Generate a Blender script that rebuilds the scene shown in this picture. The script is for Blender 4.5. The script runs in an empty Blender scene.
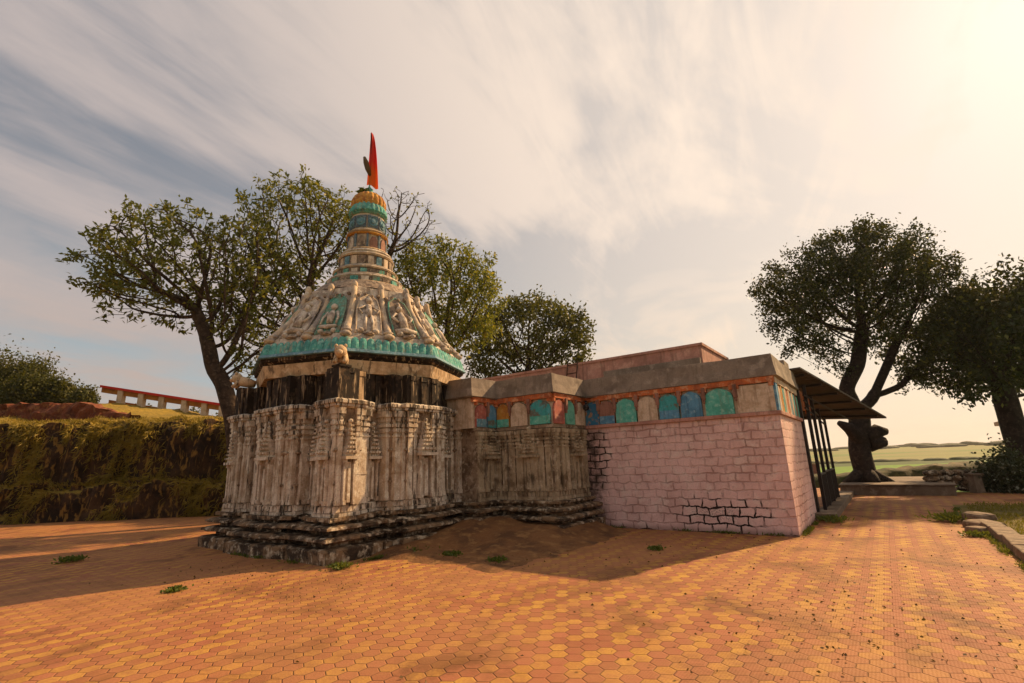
import bpy, math, random
import numpy as np
from mathutils import Vector, noise as mn
R = math.radians
sc = bpy.context.scene
col = sc.collection
random.seed(7)

# ------------------------------------------------------------------ camera
F = 490.0; PITCH = R(13.95); ROLL = R(2.0)
cd = bpy.data.cameras.new('camera'); cam = bpy.data.objects.new('camera', cd); col.objects.link(cam)
cam.location = (0, 0, 1.6)
fwd = Vector((0, math.cos(PITCH), math.sin(PITCH))); up0 = Vector((0, -math.sin(PITCH), math.cos(PITCH))); rt0 = Vector((1, 0, 0))
rt = rt0*math.cos(ROLL) - up0*math.sin(ROLL); up = up0*math.cos(ROLL) + rt0*math.sin(ROLL)
from mathutils import Matrix
m = Matrix((rt, up, -fwd)).transposed().to_4x4(); m.translation = cam.location
cam.matrix_world = m
cd.sensor_width = 36; cd.lens = F*36/1024; cd.clip_end = 3000; cd.clip_start = 0.05
sc.camera = cam

# ------------------------------------------------------------------ sun and sky
SUN_EL = R(34.4); SUN_AZ = R(34.5)      # azimuth measured from +X
sd = Vector((math.cos(SUN_EL)*math.cos(SUN_AZ), math.cos(SUN_EL)*math.sin(SUN_AZ), math.sin(SUN_EL)))
sl = bpy.data.lights.new('sun', 'SUN'); sl.energy = 5.0; sl.angle = R(0.8); sl.color = (1.0, 0.66, 0.34)
so = bpy.data.objects.new('sun', sl); col.objects.link(so); so.rotation_euler = sd.to_track_quat('Z', 'Y').to_euler()
world = bpy.data.worlds.new('World'); sc.world = world; world.use_nodes = True
sc.view_settings.view_transform = 'Standard'; sc.view_settings.look = 'None'
sc.view_settings.exposure = 0.48; sc.view_settings.gamma = 1; sc.view_settings.use_curve_mapping = False
sc.cycles.max_bounces = 6

class NT:
    """small node-writing helper"""
    def __init__(s, tree): s.t = tree; s.N = tree.nodes; s.L = tree.links
    def n(s, typ, **kw):
        x = s.N.new(typ)
        for k, v in kw.items():
            if hasattr(x, k): setattr(x, k, v)
        return x
    def put(s, sock, v):
        if v is None: return
        if isinstance(v, bpy.types.NodeSocket): s.L.new(v, sock)
        elif isinstance(v, (tuple, list)) and sock.type == 'RGBA' and len(v) == 3: sock.default_value = (*v, 1)
        else: sock.default_value = v
    def math(s, op, a, b=None, c=None, clamp=False):
        x = s.n('ShaderNodeMath', operation=op, use_clamp=clamp)
        for i, v in enumerate((a, b, c)):
            if v is not None: s.put(x.inputs[i], v)
        return x.outputs[0]
    def vmath(s, op, a, b=None, out=0):
        x = s.n('ShaderNodeVectorMath', operation=op)
        s.put(x.inputs[0], a)
        if b is not None: s.put(x.inputs[1], b)
        return x.outputs[out]
    def mix(s, f, a, b, mode='MIX'):
        x = s.n('ShaderNodeMix', data_type='RGBA', blend_type=mode)
        s.put(x.inputs[0], f); s.put(x.inputs[6], a); s.put(x.inputs[7], b)
        return x.outputs[2]
    def noise(s, vec, scale, detail=5, rough=.55, dist=0):
        x = s.n('ShaderNodeTexNoise'); s.put(x.inputs['Vector'], vec)
        x.inputs['Scale'].default_value = scale; x.inputs['Detail'].default_value = detail
        x.inputs['Roughness'].default_value = rough; x.inputs['Distortion'].default_value = dist
        return x.outputs['Fac']
    def ramp(s, f, lo, hi, a=0.0, b=1.0):
        x = s.n('ShaderNodeMapRange', clamp=True, interpolation_type='SMOOTHSTEP')
        s.put(x.inputs[0], f); x.inputs[1].default_value = lo; x.inputs[2].default_value = hi
        x.inputs[3].default_value = a; x.inputs[4].default_value = b
        return x.outputs[0]
    def scale(s, vec, sc3):
        return s.vmath('MULTIPLY', vec, sc3)
    def sep(s, vec):
        x = s.n('ShaderNodeSeparateXYZ'); s.put(x.inputs[0], vec); return x.outputs
    def comb(s, x_, y_, z_=0.0):
        x = s.n('ShaderNodeCombineXYZ'); s.put(x.inputs[0], x_); s.put(x.inputs[1], y_); s.put(x.inputs[2], z_); return x.outputs[0]
    def bump(s, h, strength=.5, dist=.02, nrm=None):
        x = s.n('ShaderNodeBump'); s.put(x.inputs['Height'], h); x.inputs['Strength'].default_value = strength
        x.inputs['Distance'].default_value = dist
        if nrm is not None: s.put(x.inputs['Normal'], nrm)
        return x.outputs[0]

w = NT(world.node_tree); w.N.clear()
sky = w.n('ShaderNodeTexSky'); sky.sky_type = 'NISHITA'; sky.sun_disc = False
sky.sun_elevation = SUN_EL; sky.sun_rotation = R(90) - SUN_AZ; sky.dust_density = 3; sky.air_density = 1.2
tc = w.n('ShaderNodeTexCoord').outputs['Generated']
sx, sy, sz = w.sep(tc)
den = w.math('ADD', w.math('MAXIMUM', sz, 0.0), 0.16)
pu = w.math('DIVIDE', sx, den); pv = w.math('DIVIDE', sy, den)
# high thin cloud drawn out along one wind direction
a_ = R(62)
u1 = w.math('ADD', w.math('MULTIPLY', pu, math.cos(a_)), w.math('MULTIPLY', pv, math.sin(a_)))
v1 = w.math('SUBTRACT', w.math('MULTIPLY', pv, math.cos(a_)), w.math('MULTIPLY', pu, math.sin(a_)))
streak = w.noise(w.comb(w.math('MULTIPLY', u1, .75), w.math('MULTIPLY', v1, 1.35), 3.1), 1.05, 7, .56, .7)
soft = w.noise(w.comb(pu, pv, 9.0), .62, 4, .5, .4)
low = w.noise(w.scale(tc, (1.6, 1.6, 5.5)), 1.7, 6, .55, .3)
sunv = w.vmath('DOT_PRODUCT', tc, tuple(sd), out=1)
glow = w.ramp(sunv, -.1, 1.0)
glow = w.math('POWER', glow, 2.1)
streak2 = w.noise(w.comb(w.math('MULTIPLY', u1, 1.1), w.math('MULTIPLY', v1, 5.0), 6.0), 1.3, 8, .62, 1.2)
cl = w.math('ADD', w.math('ADD', w.math('MULTIPLY', streak, .62), w.math('MULTIPLY', soft, .38)), w.math('MULTIPLY', streak2, .19))
cover = w.ramp(cl, .50, .70)
lowc = w.math('MULTIPLY', w.ramp(low, .42, .62), w.ramp(sz, .55, .12))
cover = w.math('MAXIMUM', cover, lowc)
cover = w.math('MAXIMUM', cover, w.math('MULTIPLY', glow, .42), clamp=True)
cloud = w.mix(glow, (5.0, 4.35, 4.2), (10.0, 8.3, 6.8))
warm = w.mix(w.ramp(sz, .42, .0), cloud, w.mix(glow, (4.9, 3.9, 3.4), (10.4, 8.2, 5.9)))
deep = w.mix(glow, (2.25, 2.45, 2.75), (5.6, 5.1, 4.7))
deep = w.mix(w.ramp(sz, .5, .05), deep, w.mix(glow, (4.4, 5.0, 5.2), (8.0, 6.9, 5.5)))
clear = w.mix(.82, sky.outputs[0], deep)
skyc = w.mix(cover, clear, warm)
bg = w.n('ShaderNodeBackground'); w.put(bg.inputs[0], skyc); bg.inputs[1].default_value = .075
wo = w.n('ShaderNodeOutputWorld'); w.L.new(bg.outputs[0], wo.inputs[0])

# ------------------------------------------------------------------ materials
def new_mat(name):
    mt = bpy.data.materials.new(name); mt.use_nodes = True
    t = NT(mt.node_tree); t.N.clear()
    b = t.n('ShaderNodeBsdfPrincipled'); o = t.n('ShaderNodeOutputMaterial'); t.L.new(b.outputs[0], o.inputs[0])
    b.inputs['Specular IOR Level'].default_value = .25
    return mt, t, b, o
def obj_co(t): return t.n('ShaderNodeTexCoord').outputs['Object']

def mottled(name, base, dark, light=None, scale=3.0, lo=.42, hi=.62, rough=.85, bump=.35, bd=.015, streak=0.0, streakcol=(.03,.022,.016), fine=28, slo=.52, shi=.66):
    mt, t, b, o = new_mat(name); co = obj_co(t)
    n1 = t.noise(co, scale, 7, .62, .3); n2 = t.noise(co, fine, 4, .6); n3 = t.noise(t.vmath('ADD', co, (7.3, 1.1, 4.0)), scale*2.3, 6, .6)
    c = t.mix(t.ramp(n1, lo, hi), base, dark)
    if light: c = t.mix(t.ramp(n3, .5, .66), c, light)
    c = t.mix(t.ramp(n2, .35, .75, 0, .45), c, tuple(x*.55 for x in base))
    if streak > 0:
        st = t.noise(t.scale(co, (7, 7, .8)), 1.6, 6, .62, .4)
        c = t.mix(t.math('MULTIPLY', t.ramp(st, slo, shi), streak), c, streakcol)
    t.put(b.inputs['Base Color'], c); b.inputs['Roughness'].default_value = rough
    t.put(b.inputs['Normal'], t.bump(t.math('ADD', t.math('MULTIPLY', n2, .5), n3), bump, bd))
    return mt

M = {}
def old_stone():
    mt, t, b, o = new_mat('weathered_stone'); co = obj_co(t); x, y, z = t.sep(co)
    n1 = t.noise(co, 2.2, 7, .65, .4); n2 = t.noise(co, 30, 4, .6); n3 = t.noise(t.vmath('ADD', co, (7, 1, 4)), 5.0, 7, .65)
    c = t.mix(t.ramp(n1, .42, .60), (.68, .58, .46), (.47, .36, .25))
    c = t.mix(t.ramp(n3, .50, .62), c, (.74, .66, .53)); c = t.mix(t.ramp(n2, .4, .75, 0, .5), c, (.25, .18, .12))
    st = t.noise(t.scale(co, (6, 6, .9)), 1.5, 8, .68, .5); st2 = t.noise(t.scale(co, (9, 9, 3)), 1.3, 5, .6, .2)
    top = t.ramp(z, 2.0, 3.0, 0, .10); low = t.ramp(z, 1.25, .75, 0, .05)
    sv = t.math('ADD', t.math('ADD', st, top), low)
    c = t.mix(t.math('MULTIPLY', t.ramp(st2, .52, .64), .38), c, (.24, .14, .075))
    c = t.mix(t.math('MULTIPLY', t.ramp(sv, .575, .64), .9), c, (.028, .019, .013))
    t.put(b.inputs['Base Color'], c); b.inputs['Roughness'].default_value = .9
    t.put(b.inputs['Normal'], t.bump(t.math('ADD', t.math('MULTIPLY', n2, .5), n3), .45, .015)); return mt
M['stone'] = old_stone()
M['stone_recess'] = mottled('dirty_shaded_recess_stone', (.30, .21, .135), (.13, .085, .05), (.46, .36, .26), scale=3.5, lo=.45, hi=.6, bump=.5, bd=.015, streak=.6, slo=.56, shi=.66, streakcol=(.03, .02, .013))  # recess dirt, with shade also put into the colour so pilasters stand out
M['plinth'] = mottled('plinth_stone', (.24, .15, .08), (.035, .022, .013), (.58, .48, .34), scale=3.0, lo=.42, hi=.56, bump=.9, bd=.03, streak=.6, streakcol=(.02, .014, .009))
M['dark_hall_stone'] = mottled('hall_stone', (.44, .34, .22), (.17, .11, .06), (.58, .47, .33), scale=2.2, lo=.46, hi=.64, bump=.7, bd=.02, streak=.6, streakcol=(.025, .017, .01))  # darker, browner stone for the hall carvings
M['black_stone'] = mottled('lichen_black_stone', (.028, .018, .011), (.014, .009, .006), (.09, .055, .03), scale=2.5, bump=.7, streak=.95, slo=.56, shi=.62, streakcol=(.36, .26, .16))
M['lime'] = mottled('limewash', (.62, .43, .25), (.36, .23, .12), (.72, .55, .36), scale=2.6, bump=.5, streak=.75, slo=.55, shi=.63, streakcol=(.05, .032, .02))
M['tower'] = mottled('tower_plaster', (.64, .53, .42), (.33, .26, .21), (.76, .67, .55), scale=3.4, bump=.7, bd=.02, streak=.55, streakcol=(.12, .08, .05))
M['tower_dark'] = mottled('tower_stained_plaster', (.33, .24, .17), (.14, .10, .075), (.5, .38, .27), scale=5, bump=.7, streak=.6)
M['rib'] = mottled('rib_plaster', (.62, .46, .30), (.30, .26, .24), (.72, .60, .45), scale=2.7, bump=.4, streak=.4, streakcol=(.13, .1, .085))
M['turq'] = mottled('turquoise_paint', (.11, .40, .34), (.06, .22, .21), (.30, .55, .47), scale=5, bump=.4, streak=.7, slo=.54, shi=.64, streakcol=(.30, .27, .2))
M['turq_worn'] = mottled('worn_turquoise_paint', (.10, .33, .25), (.22, .2, .14), (.22, .44, .34), scale=6, bump=.4, streak=.6, streakcol=(.26, .19, .12))
M['skyblue'] = mottled('sky_blue_paint', (.15, .30, .36), (.09, .17, .21), (.3, .42, .45), scale=5, bump=.3)
M['slate'] = mottled('slate_blue_paint', (.12, .17, .21), (.08, .11, .14), (.22, .25, .26), scale=6, bump=.3)
M['hedge'] = mottled('far_hedge', (.045, .065, .022), (.03, .045, .018), None, scale=.3, bump=.1)
M['blue'] = mottled('blue_paint', (.12, .31, .47), (.08, .21, .33), (.26, .42, .52), scale=4, bump=.3, streak=.4, streakcol=(.04, .07, .1))
M['blue_orange'] = mottled('blue_paint_flaking_to_orange', (.035, .17, .31), (.06, .2, .3), (.55, .25, .06), scale=3, bump=.3)
M['teal'] = mottled('teal_paint', (.06, .36, .36), (.17, .13, .09), (.10, .40, .46), scale=4, lo=.48, hi=.6, bump=.3, streak=.3)
M['green'] = mottled('green_paint', (.13, .50, .40), (.07, .36, .28), (.28, .58, .48), scale=4, bump=.3, streak=.3, streakcol=(.2, .16, .1))
M['mint'] = mottled('mint_paint', (.16, .45, .33), (.08, .30, .22), None, scale=4, bump=.3)
M['orange'] = mottled('orange_paint', (.60, .16, .05), (.34, .09, .035), (.68, .34, .18), scale=3.5, bump=.3, streak=.5, streakcol=(.25, .09, .05))
M['ochre'] = mottled('ochre_paint', (.55, .26, .04), (.40, .14, .03), (.62, .36, .10), scale=6, bump=.3, streak=.4, streakcol=(.45, .12, .03))
M['brick_red'] = mottled('red_paint', (.46, .13, .09), (.30, .10, .08), (.58, .28, .2), scale=4, bump=.3)
M['brownpink'] = mottled('brown_pink_paint', (.33, .16, .115), (.2, .10, .07), None, scale=4, bump=.3, streak=.3)
M['cream'] = mottled('cream_paint', (.68, .52, .38), (.48, .34, .22), (.66, .52, .38), scale=4, bump=.3, streak=.5, streakcol=(.22, .13, .07))
M['concrete'] = mottled('raw_concrete', (.27, .21, .16), (.17, .13, .10), (.35, .28, .22), scale=1.6, bump=.5, bd=.012, streak=.3, streakcol=(.10, .075, .05))
M['gold'] = mottled('orange_dome_paint', (.60, .28, .05), (.38, .14, .04), (.66, .4, .14), scale=6, bump=.3, streak=.4, streakcol=(.14, .08, .04))
M['bark'] = mottled('bark', (.07, .043, .026), (.03, .018, .011), (.12, .08, .05), scale=4, bump=.9, bd=.05, streak=.5)
M['barkdark'] = mottled('dark_bark', (.032, .021, .015), (.014, .009, .007), (.055, .038, .027), scale=4, bump=.9, bd=.05)
M['soil'] = mottled('bare_soil', (.19, .085, .03), (.10, .045, .018), (.27, .14, .05), scale=1.8, bump=.8, bd=.04, fine=20)
M['laterite'] = mottled('laterite', (.20, .055, .022), (.09, .025, .012), (.28, .12, .045), scale=2.2, bump=.9, bd=.06)
M['kerb'] = mottled('kerb_stone', (.22, .15, .095), (.11, .075, .045), (.31, .23, .15), scale=3, bump=.8, bd=.02)
M['step'] = mottled('cement_step', (.19, .14, .095), (.12, .085, .055), (.25, .19, .13), scale=1.5, bump=.5)
M['iron'] = mottled('painted_iron', (.018, .016, .018), (.03, .018, .012), None, scale=6, rough=.5, bump=.2)
M['tin'] = mottled('roof_sheet', (.10, .075, .055), (.06, .045, .03), None, scale=1.5, rough=.6, bump=.3)
M['rust'] = mottled('rusty_ladder_iron', (.05, .03, .025), (.1, .04, .02), None, scale=8, bump=.3)
M['redtin'] = mottled('red_roof_paint', (.62, .04, .02), (.5, .03, .02), None, scale=2, bump=.1)
M['pillar'] = mottled('cream_pillar_paint', (.68, .52, .34), (.5, .36, .2), None, scale=2, bump=.1)
M['amber'] = mottled('amber_paint', (.48, .2, .03), (.33, .13, .03), None, scale=2, bump=.1)
M['pink_far'] = mottled('faded_pink_paint', (.46, .22, .16), (.32, .15, .11), None, scale=1.2, bump=.3)

def leaf_mat(name, a, b2, trans=.35, yellow=None):
    mt, t, b, o = new_mat(name); co = obj_co(t)
    n1 = t.noise(co, .9, 3, .5); geo = t.n('ShaderNodeNewGeometry')
    rnd = geo.outputs['Random Per Island']
    c = t.mix(t.math('ADD', t.math('MULTIPLY', rnd, .6), t.math('MULTIPLY', t.ramp(n1, .35, .65), .4)), a, b2)
    if yellow: c = t.mix(t.ramp(rnd, .88, .93), c, yellow)
    t.put(b.inputs['Base Color'], c); b.inputs['Roughness'].default_value = .55
    tr = t.n('ShaderNodeBsdfTranslucent'); t.put(tr.inputs[0], t.mix(.5, c, (.32, .30, .03)))
    mx = t.n('ShaderNodeMixShader'); mx.inputs[0].default_value = trans
    t.L.new(b.outputs[0], mx.inputs[1]); t.L.new(tr.outputs[0], mx.inputs[2]); t.L.new(mx.outputs[0], o.inputs[0])
    return mt
M['leaf_plum'] = leaf_mat('frangipani_leaf', (.055, .075, .012), (.12, .13, .018), .4, (.30, .24, .03))
M['leaf_green'] = leaf_mat('bright_leaf', (.07, .105, .012), (.16, .175, .018), .45, (.36, .28, .03))
M['leaf_dark'] = leaf_mat('dense_leaf', (.028, .040, .008), (.06, .070, .012), .25)
M['leaf_deep'] = leaf_mat('deep_leaf', (.012, .022, .006), (.034, .046, .010), .12, (.11, .11, .015))
M['leaf_bush'] = leaf_mat('bush_leaf', (.03, .042, .007), (.085, .075, .010), .2)
M['leaf_bush_dark'] = leaf_mat('dark_bush_leaf', (.018, .03, .014), (.04, .055, .026), .2, (.25, .27, .2))  # darker bush leaf, a few leaves pale
M['grass'] = leaf_mat('dry_grass', (.19, .135, .016), (.31, .205, .025), .25)
M['grass_root'] = leaf_mat('hanging_dry_grass', (.17, .125, .014), (.36, .25, .03), .2)
M['weed'] = leaf_mat('weed_leaf', (.05, .085, .012), (.11, .15, .02), .3)
M['dead'] = leaf_mat('dead_leaf', (.08, .045, .015), (.16, .08, .02), .1)

# pavers: interlocking hexagons, one column yellow, the next pink-red
def paver_mat():
    mt, t, b, o = new_mat('hexagonal_pavers'); co = obj_co(t)
    x, y, z = t.sep(co)
    Wd, Hd = .16, .16
    wob = t.noise(co, 1.1, 2)
    px = t.math('ADD', t.math('DIVIDE', x, Wd), t.math('MULTIPLY', wob, .25)); py = t.math('DIVIDE', y, Hd)
    S3 = 1.7320508
    def cell(ox, oy):
        ax = t.math('SUBTRACT', t.math('FLOORED_MODULO', t.math('ADD', px, ox), 1.0), .5)
        ay = t.math('SUBTRACT', t.math('FLOORED_MODULO', t.math('ADD', py, oy), S3), S3/2)
        return ax, ay
    ax, ay = cell(0, 0); bx, by = cell(.5, S3/2)
    def ln(u, v): return t.math('ADD', t.math('MULTIPLY', u, u), t.math('MULTIPLY', v, v))
    pick = t.math('LESS_THAN', ln(ax, ay), ln(bx, by))
    gx = t.math('ADD', bx, t.math('MULTIPLY', pick, t.math('SUBTRACT', ax, bx)))
    gy = t.math('ADD', by, t.math('MULTIPLY', pick, t.math('SUBTRACT', ay, by)))
    idx = t.math('SUBTRACT', px, gx); idy = t.math('SUBTRACT', py, gy)
    absx = t.math('ABSOLUTE', gx); absy = t.math('ABSOLUTE', gy)
    hd = t.math('MAXIMUM', absx, t.math('ADD', t.math('MULTIPLY', absx, .5), t.math('MULTIPLY', absy, S3/2)))
    joint = t.math('MULTIPLY', t.ramp(hd, .44, .495), t.ramp(t.noise(co, 2.5, 4, .6), .3, .6, .35, 1.0))
    wn = t.n('ShaderNodeTexWhiteNoise', noise_dimensions='2D')
    t.put(wn.inputs['Vector'], t.comb(t.math('ROUND', t.math('MULTIPLY', idx, 2.0)), t.math('ROUND', t.math('MULTIPLY', idy, 2.0)), 0.0))
    rv = wn.outputs['Value']
    # every other paver of every other row is yellow
    fx = t.math('FLOORED_MODULO', t.math('ADD', idx, .02), 2.0)
    yel = t.math('LESS_THAN', fx, 1.0)
    flip = t.math('GREATER_THAN', rv, .13)
    yel = t.math('MULTIPLY', yel, flip)
    big = t.noise(co, .35, 5, .55); mid = t.noise(co, 1.3, 6, .6, .4); fine = t.noise(co, 40, 3, .6)
    yel = t.math('MULTIPLY', yel, t.ramp(mid, .74, .40, .25, .95))
    red = t.mix(rv, (.28, .092, .046), (.37, .13, .068)); yl = t.mix(rv, (.45, .235, .035), (.54, .31, .05))
    c = t.mix(yel, red, yl)
    c = t.mix(t.ramp(fine, .3, .7, 0, .35), c, (.22, .09, .03)); blot = t.noise(co, 6, 5, .7); c = t.mix(t.ramp(blot, .42, .66, 0, .55), c, (.29, .12, .045))
    c = t.mix(t.ramp(big, .42, .66, 0, .5), c, (.40, .18, .062))
    dirt = t.noise(t.vmath('ADD', co, (3.3, 8.1, 0)), .9, 7, .66, .6)
    c = t.mix(t.ramp(dirt, .475, .66, 0, .88), c, (.15, .06, .02))
    film = t.noise(t.vmath('ADD', co, (9, 2, 1)), .5, 6, .62, .5); c = t.mix(t.ramp(film, .40, .62, .0, .55), c, (.34, .155, .062))
    # longer stained trails
    tr = t.noise(t.scale(co, (1.0, .28, 1)), 1.5, 6, .6, .5)
    c = t.mix(t.ramp(tr, .58, .68, 0, .5), c, (.20, .085, .025))
    c = t.mix(t.math('MULTIPLY', joint, .36), c, (.10, .042, .016))
    t.put(b.inputs['Base Color'], c); b.inputs['Roughness'].default_value = .8
    ridge = t.math('SINE', t.math('MULTIPLY', x, 260.0))
    h = t.math('SUBTRACT', t.math('ADD', t.math('MULTIPLY', rv, .9), t.math('ADD', t.math('MULTIPLY', fine, .35), t.math('MULTIPLY', ridge, .05))), joint)
    t.put(b.inputs['Normal'], t.bump(t.math('ADD', h, t.math('MULTIPLY', mid, 1.5)), .7, .014))
    return mt
M['paver'] = paver_mat()

def pink_mat(name, bad=True, base=(.80, .53, .475), dark=(.64, .40, .35)):
    mt, t, b, o = new_mat(name); co = obj_co(t)
    x, y, z = t.sep(co)
    wob = t.math('MULTIPLY', t.math('SUBTRACT', t.noise(co, 3.4, 4), .5), .16)
    run = t.math('ADD', t.math('ADD', x, y), wob)
    br = t.n('ShaderNodeTexBrick'); t.put(br.inputs['Vector'], t.comb(run, t.math('ADD', z, wob)))
    br.inputs['Scale'].default_value = 1; br.inputs['Brick Width'].default_value = .30; br.inputs['Row Height'].default_value = .175
    br.inputs['Mortar Size'].default_value = .02; br.inputs['Mortar Smooth'].default_value = .5
    br.inputs['Color1'].default_value = (.35, .35, .35, 1); br.inputs['Color2'].default_value = (.65, .65, .65, 1); br.inputs['Mortar'].default_value = (0, 0, 0, 1)
    j = br.outputs['Fac']; bc = br.outputs['Color']
    n1 = t.noise(co, 1.1, 6, .6, .3); n2 = t.noise(t.vmath('ADD', co, (4, 4, 4)), 3.2, 7, .68); n3 = t.noise(co, 32, 3, .6)
    c = t.mix(t.ramp(n1, .38, .66), base, dark)
    c = t.mix(t.ramp(n2, .48, .66, 0, .75), c, (.80, .62, .54)); n4 = t.noise(t.vmath('ADD', co, (1, 6, 2)), 7, 6, .7); c = t.mix(t.ramp(n4, .55, .70, 0, .6), c, (.36, .20, .16))
    c = t.mix(t.ramp(n3, .4, .75, 0, .3), c, tuple(v*.5 for v in base))
    # joints show faintly everywhere, open black where the paint has washed out
    c = t.mix(t.math('MULTIPLY', j, t.ramp(n1, .40, .62, .03, .5)), c, (.26, .12, .09))
    # two worn patches: by the inner corner and low in the middle
    def blob(cx, cz, rx, rz):
        ex = t.math('DIVIDE', t.math('SUBTRACT', x, cx), rx); ez = t.math('DIVIDE', t.math('SUBTRACT', z, cz), rz)
        return t.math('SUBTRACT', 1.0, t.math('SQRT', t.math('ADD', t.math('MULTIPLY', ex, ex), t.math('MULTIPLY', ez, ez))), clamp=False)
    patch = t.math('MAXIMUM', blob(-4.45, 1.7, .75, 1.1), blob(-1.45, .38, 1.35, .50))
    patch = t.math('MAXIMUM', patch, t.math('MULTIPLY', t.ramp(z, .25, .0), .32))
    patch = t.math('ADD', patch, t.math('MULTIPLY', t.math('SUBTRACT', n2, .5), 1.6))
    pm = t.ramp(patch, .12, .5); blk = t.math('MULTIPLY', t.ramp(patch, .55, .95), t.ramp(n3, .45, .6))
    dj = t.math('MULTIPLY', t.ramp(j, .05, .5), pm)
    c = t.mix(dj, c, (.022, .013, .011)); c = t.mix(t.math('MULTIPLY', blk, .5), c, (.06, .035, .03))
    c = t.mix(t.math('MULTIPLY', t.ramp(x, -3.9, -4.35), t.ramp(n2, .35, .6, .2, .9)), c, (.05, .03, .02))
    st = t.noise(t.scale(co, (5, 5, .5)), 1.5, 6, .62, .3)
    c = t.mix(t.math('MULTIPLY', t.ramp(st, .56, .70), t.ramp(z, 1.6, 2.5, .05, .55)), c, (.17, .085, .06))
    c = t.mix(t.ramp(z, .16, .02, 0, .5), c, (.12, .06, .04))
    t.put(b.inputs['Base Color'], c); b.inputs['Roughness'].default_value = .85
    h = t.math('ADD', t.math('SUBTRACT', t.math('MULTIPLY', n3, .3), t.math('MULTIPLY', j, .45)), t.math('ADD', t.math('MULTIPLY', n2, .8), t.sep(bc)[0]))
    t.put(b.inputs['Normal'], t.bump(h, .75, .03))
    return mt
M['pink'] = pink_mat('pink_limewashed_blockwork')
M['pinkplain'] = mottled('pink_plaster', (.52, .26, .20), (.36, .18, .135), (.60, .34, .26), scale=1.5, bump=.4, streak=.5, streakcol=(.17, .10, .07))

def earth_mat(name, cols, sc_=(.6, 2.5), bump=.9):
    mt, t, b, o = new_mat(name); co = obj_co(t)
    n1 = t.noise(co, sc_[0], 7, .65, .4); n2 = t.noise(co, sc_[1], 7, .65); n3 = t.noise(co, 14, 4, .65)
    c = t.mix(t.ramp(n1, .38, .62), cols[0], cols[1]); c = t.mix(t.ramp(n2, .48, .66), c, cols[2])
    c = t.mix(t.ramp(n3, .4, .7, 0, .5), c, tuple(v*.45 for v in cols[0]))
    t.put(b.inputs['Base Color'], c); b.inputs['Roughness'].default_value = .95
    t.put(b.inputs['Normal'], t.bump(t.math('ADD', n2, t.math('MULTIPLY', n3, .6)), bump, .08))
    return mt
M['verge'] = earth_mat('rough_grass_ground', ((.14, .105, .02), (.21, .15, .03), (.09, .095, .015)))
def bank_mat():
    mt, t, b, o = new_mat('eroded_bank_soil'); co = obj_co(t)
    nz = t.sep(t.n('ShaderNodeNewGeometry').outputs['Normal'])[2]
    n1 = t.noise(co, 1.4, 7, .65, .4); n2 = t.noise(co, 5, 7, .65); n3 = t.noise(t.scale(co, (4, 4, 1.0)), 1.6, 5, .6, .5)
    face = t.mix(t.ramp(n1, .38, .62), (.018, .010, .006), (.07, .035, .014))  # near-black tones put the bank's shaded hollows into the soil colour
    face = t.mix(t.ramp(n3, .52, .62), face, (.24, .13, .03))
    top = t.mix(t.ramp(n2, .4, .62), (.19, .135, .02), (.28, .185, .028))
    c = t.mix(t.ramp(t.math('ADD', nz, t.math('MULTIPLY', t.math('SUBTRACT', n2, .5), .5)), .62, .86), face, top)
    t.put(b.inputs['Base Color'], c); b.inputs['Roughness'].default_value = .95
    t.put(b.inputs['Normal'], t.bump(t.math('ADD', n2, n3), .9, .08))
    return mt
M['bank'] = bank_mat()
def field_mat():
    mt, t, b, o = new_mat('open_fields'); co = obj_co(t)
    x, y, z = t.sep(co)
    d = t.math('ADD', y, t.math('MULTIPLY', t.noise(co, .02, 3), 26.0))
    n = t.noise(t.scale(co, (.35, 1.0, 1)), .05, 6, .6); n2 = t.noise(co, 1.2, 6, .65); n3 = t.noise(t.scale(co, (.25, 1, 1)), .02, 3, .5)
    near = t.mix(t.ramp(n2, .35, .65), (.07, .17, .010), (.14, .25, .018))
    pale = t.mix(t.ramp(n3, .44, .56), (.18, .20, .06), (.10, .17, .035))
    c = t.mix(t.ramp(d, 110.0, 116.0), near, (.05, .085, .02))
    c = t.mix(t.ramp(d, 150.0, 158.0), c, t.mix(t.ramp(n, .4, .6), pale, (.19, .18, .065)))
    c = t.mix(t.ramp(d, 520.0, 540.0), c, (.09, .11, .045))
    t.put(b.inputs['Base Color'], c); b.inputs['Roughness'].default_value = .95
    return mt
M['fields'] = field_mat()

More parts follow.
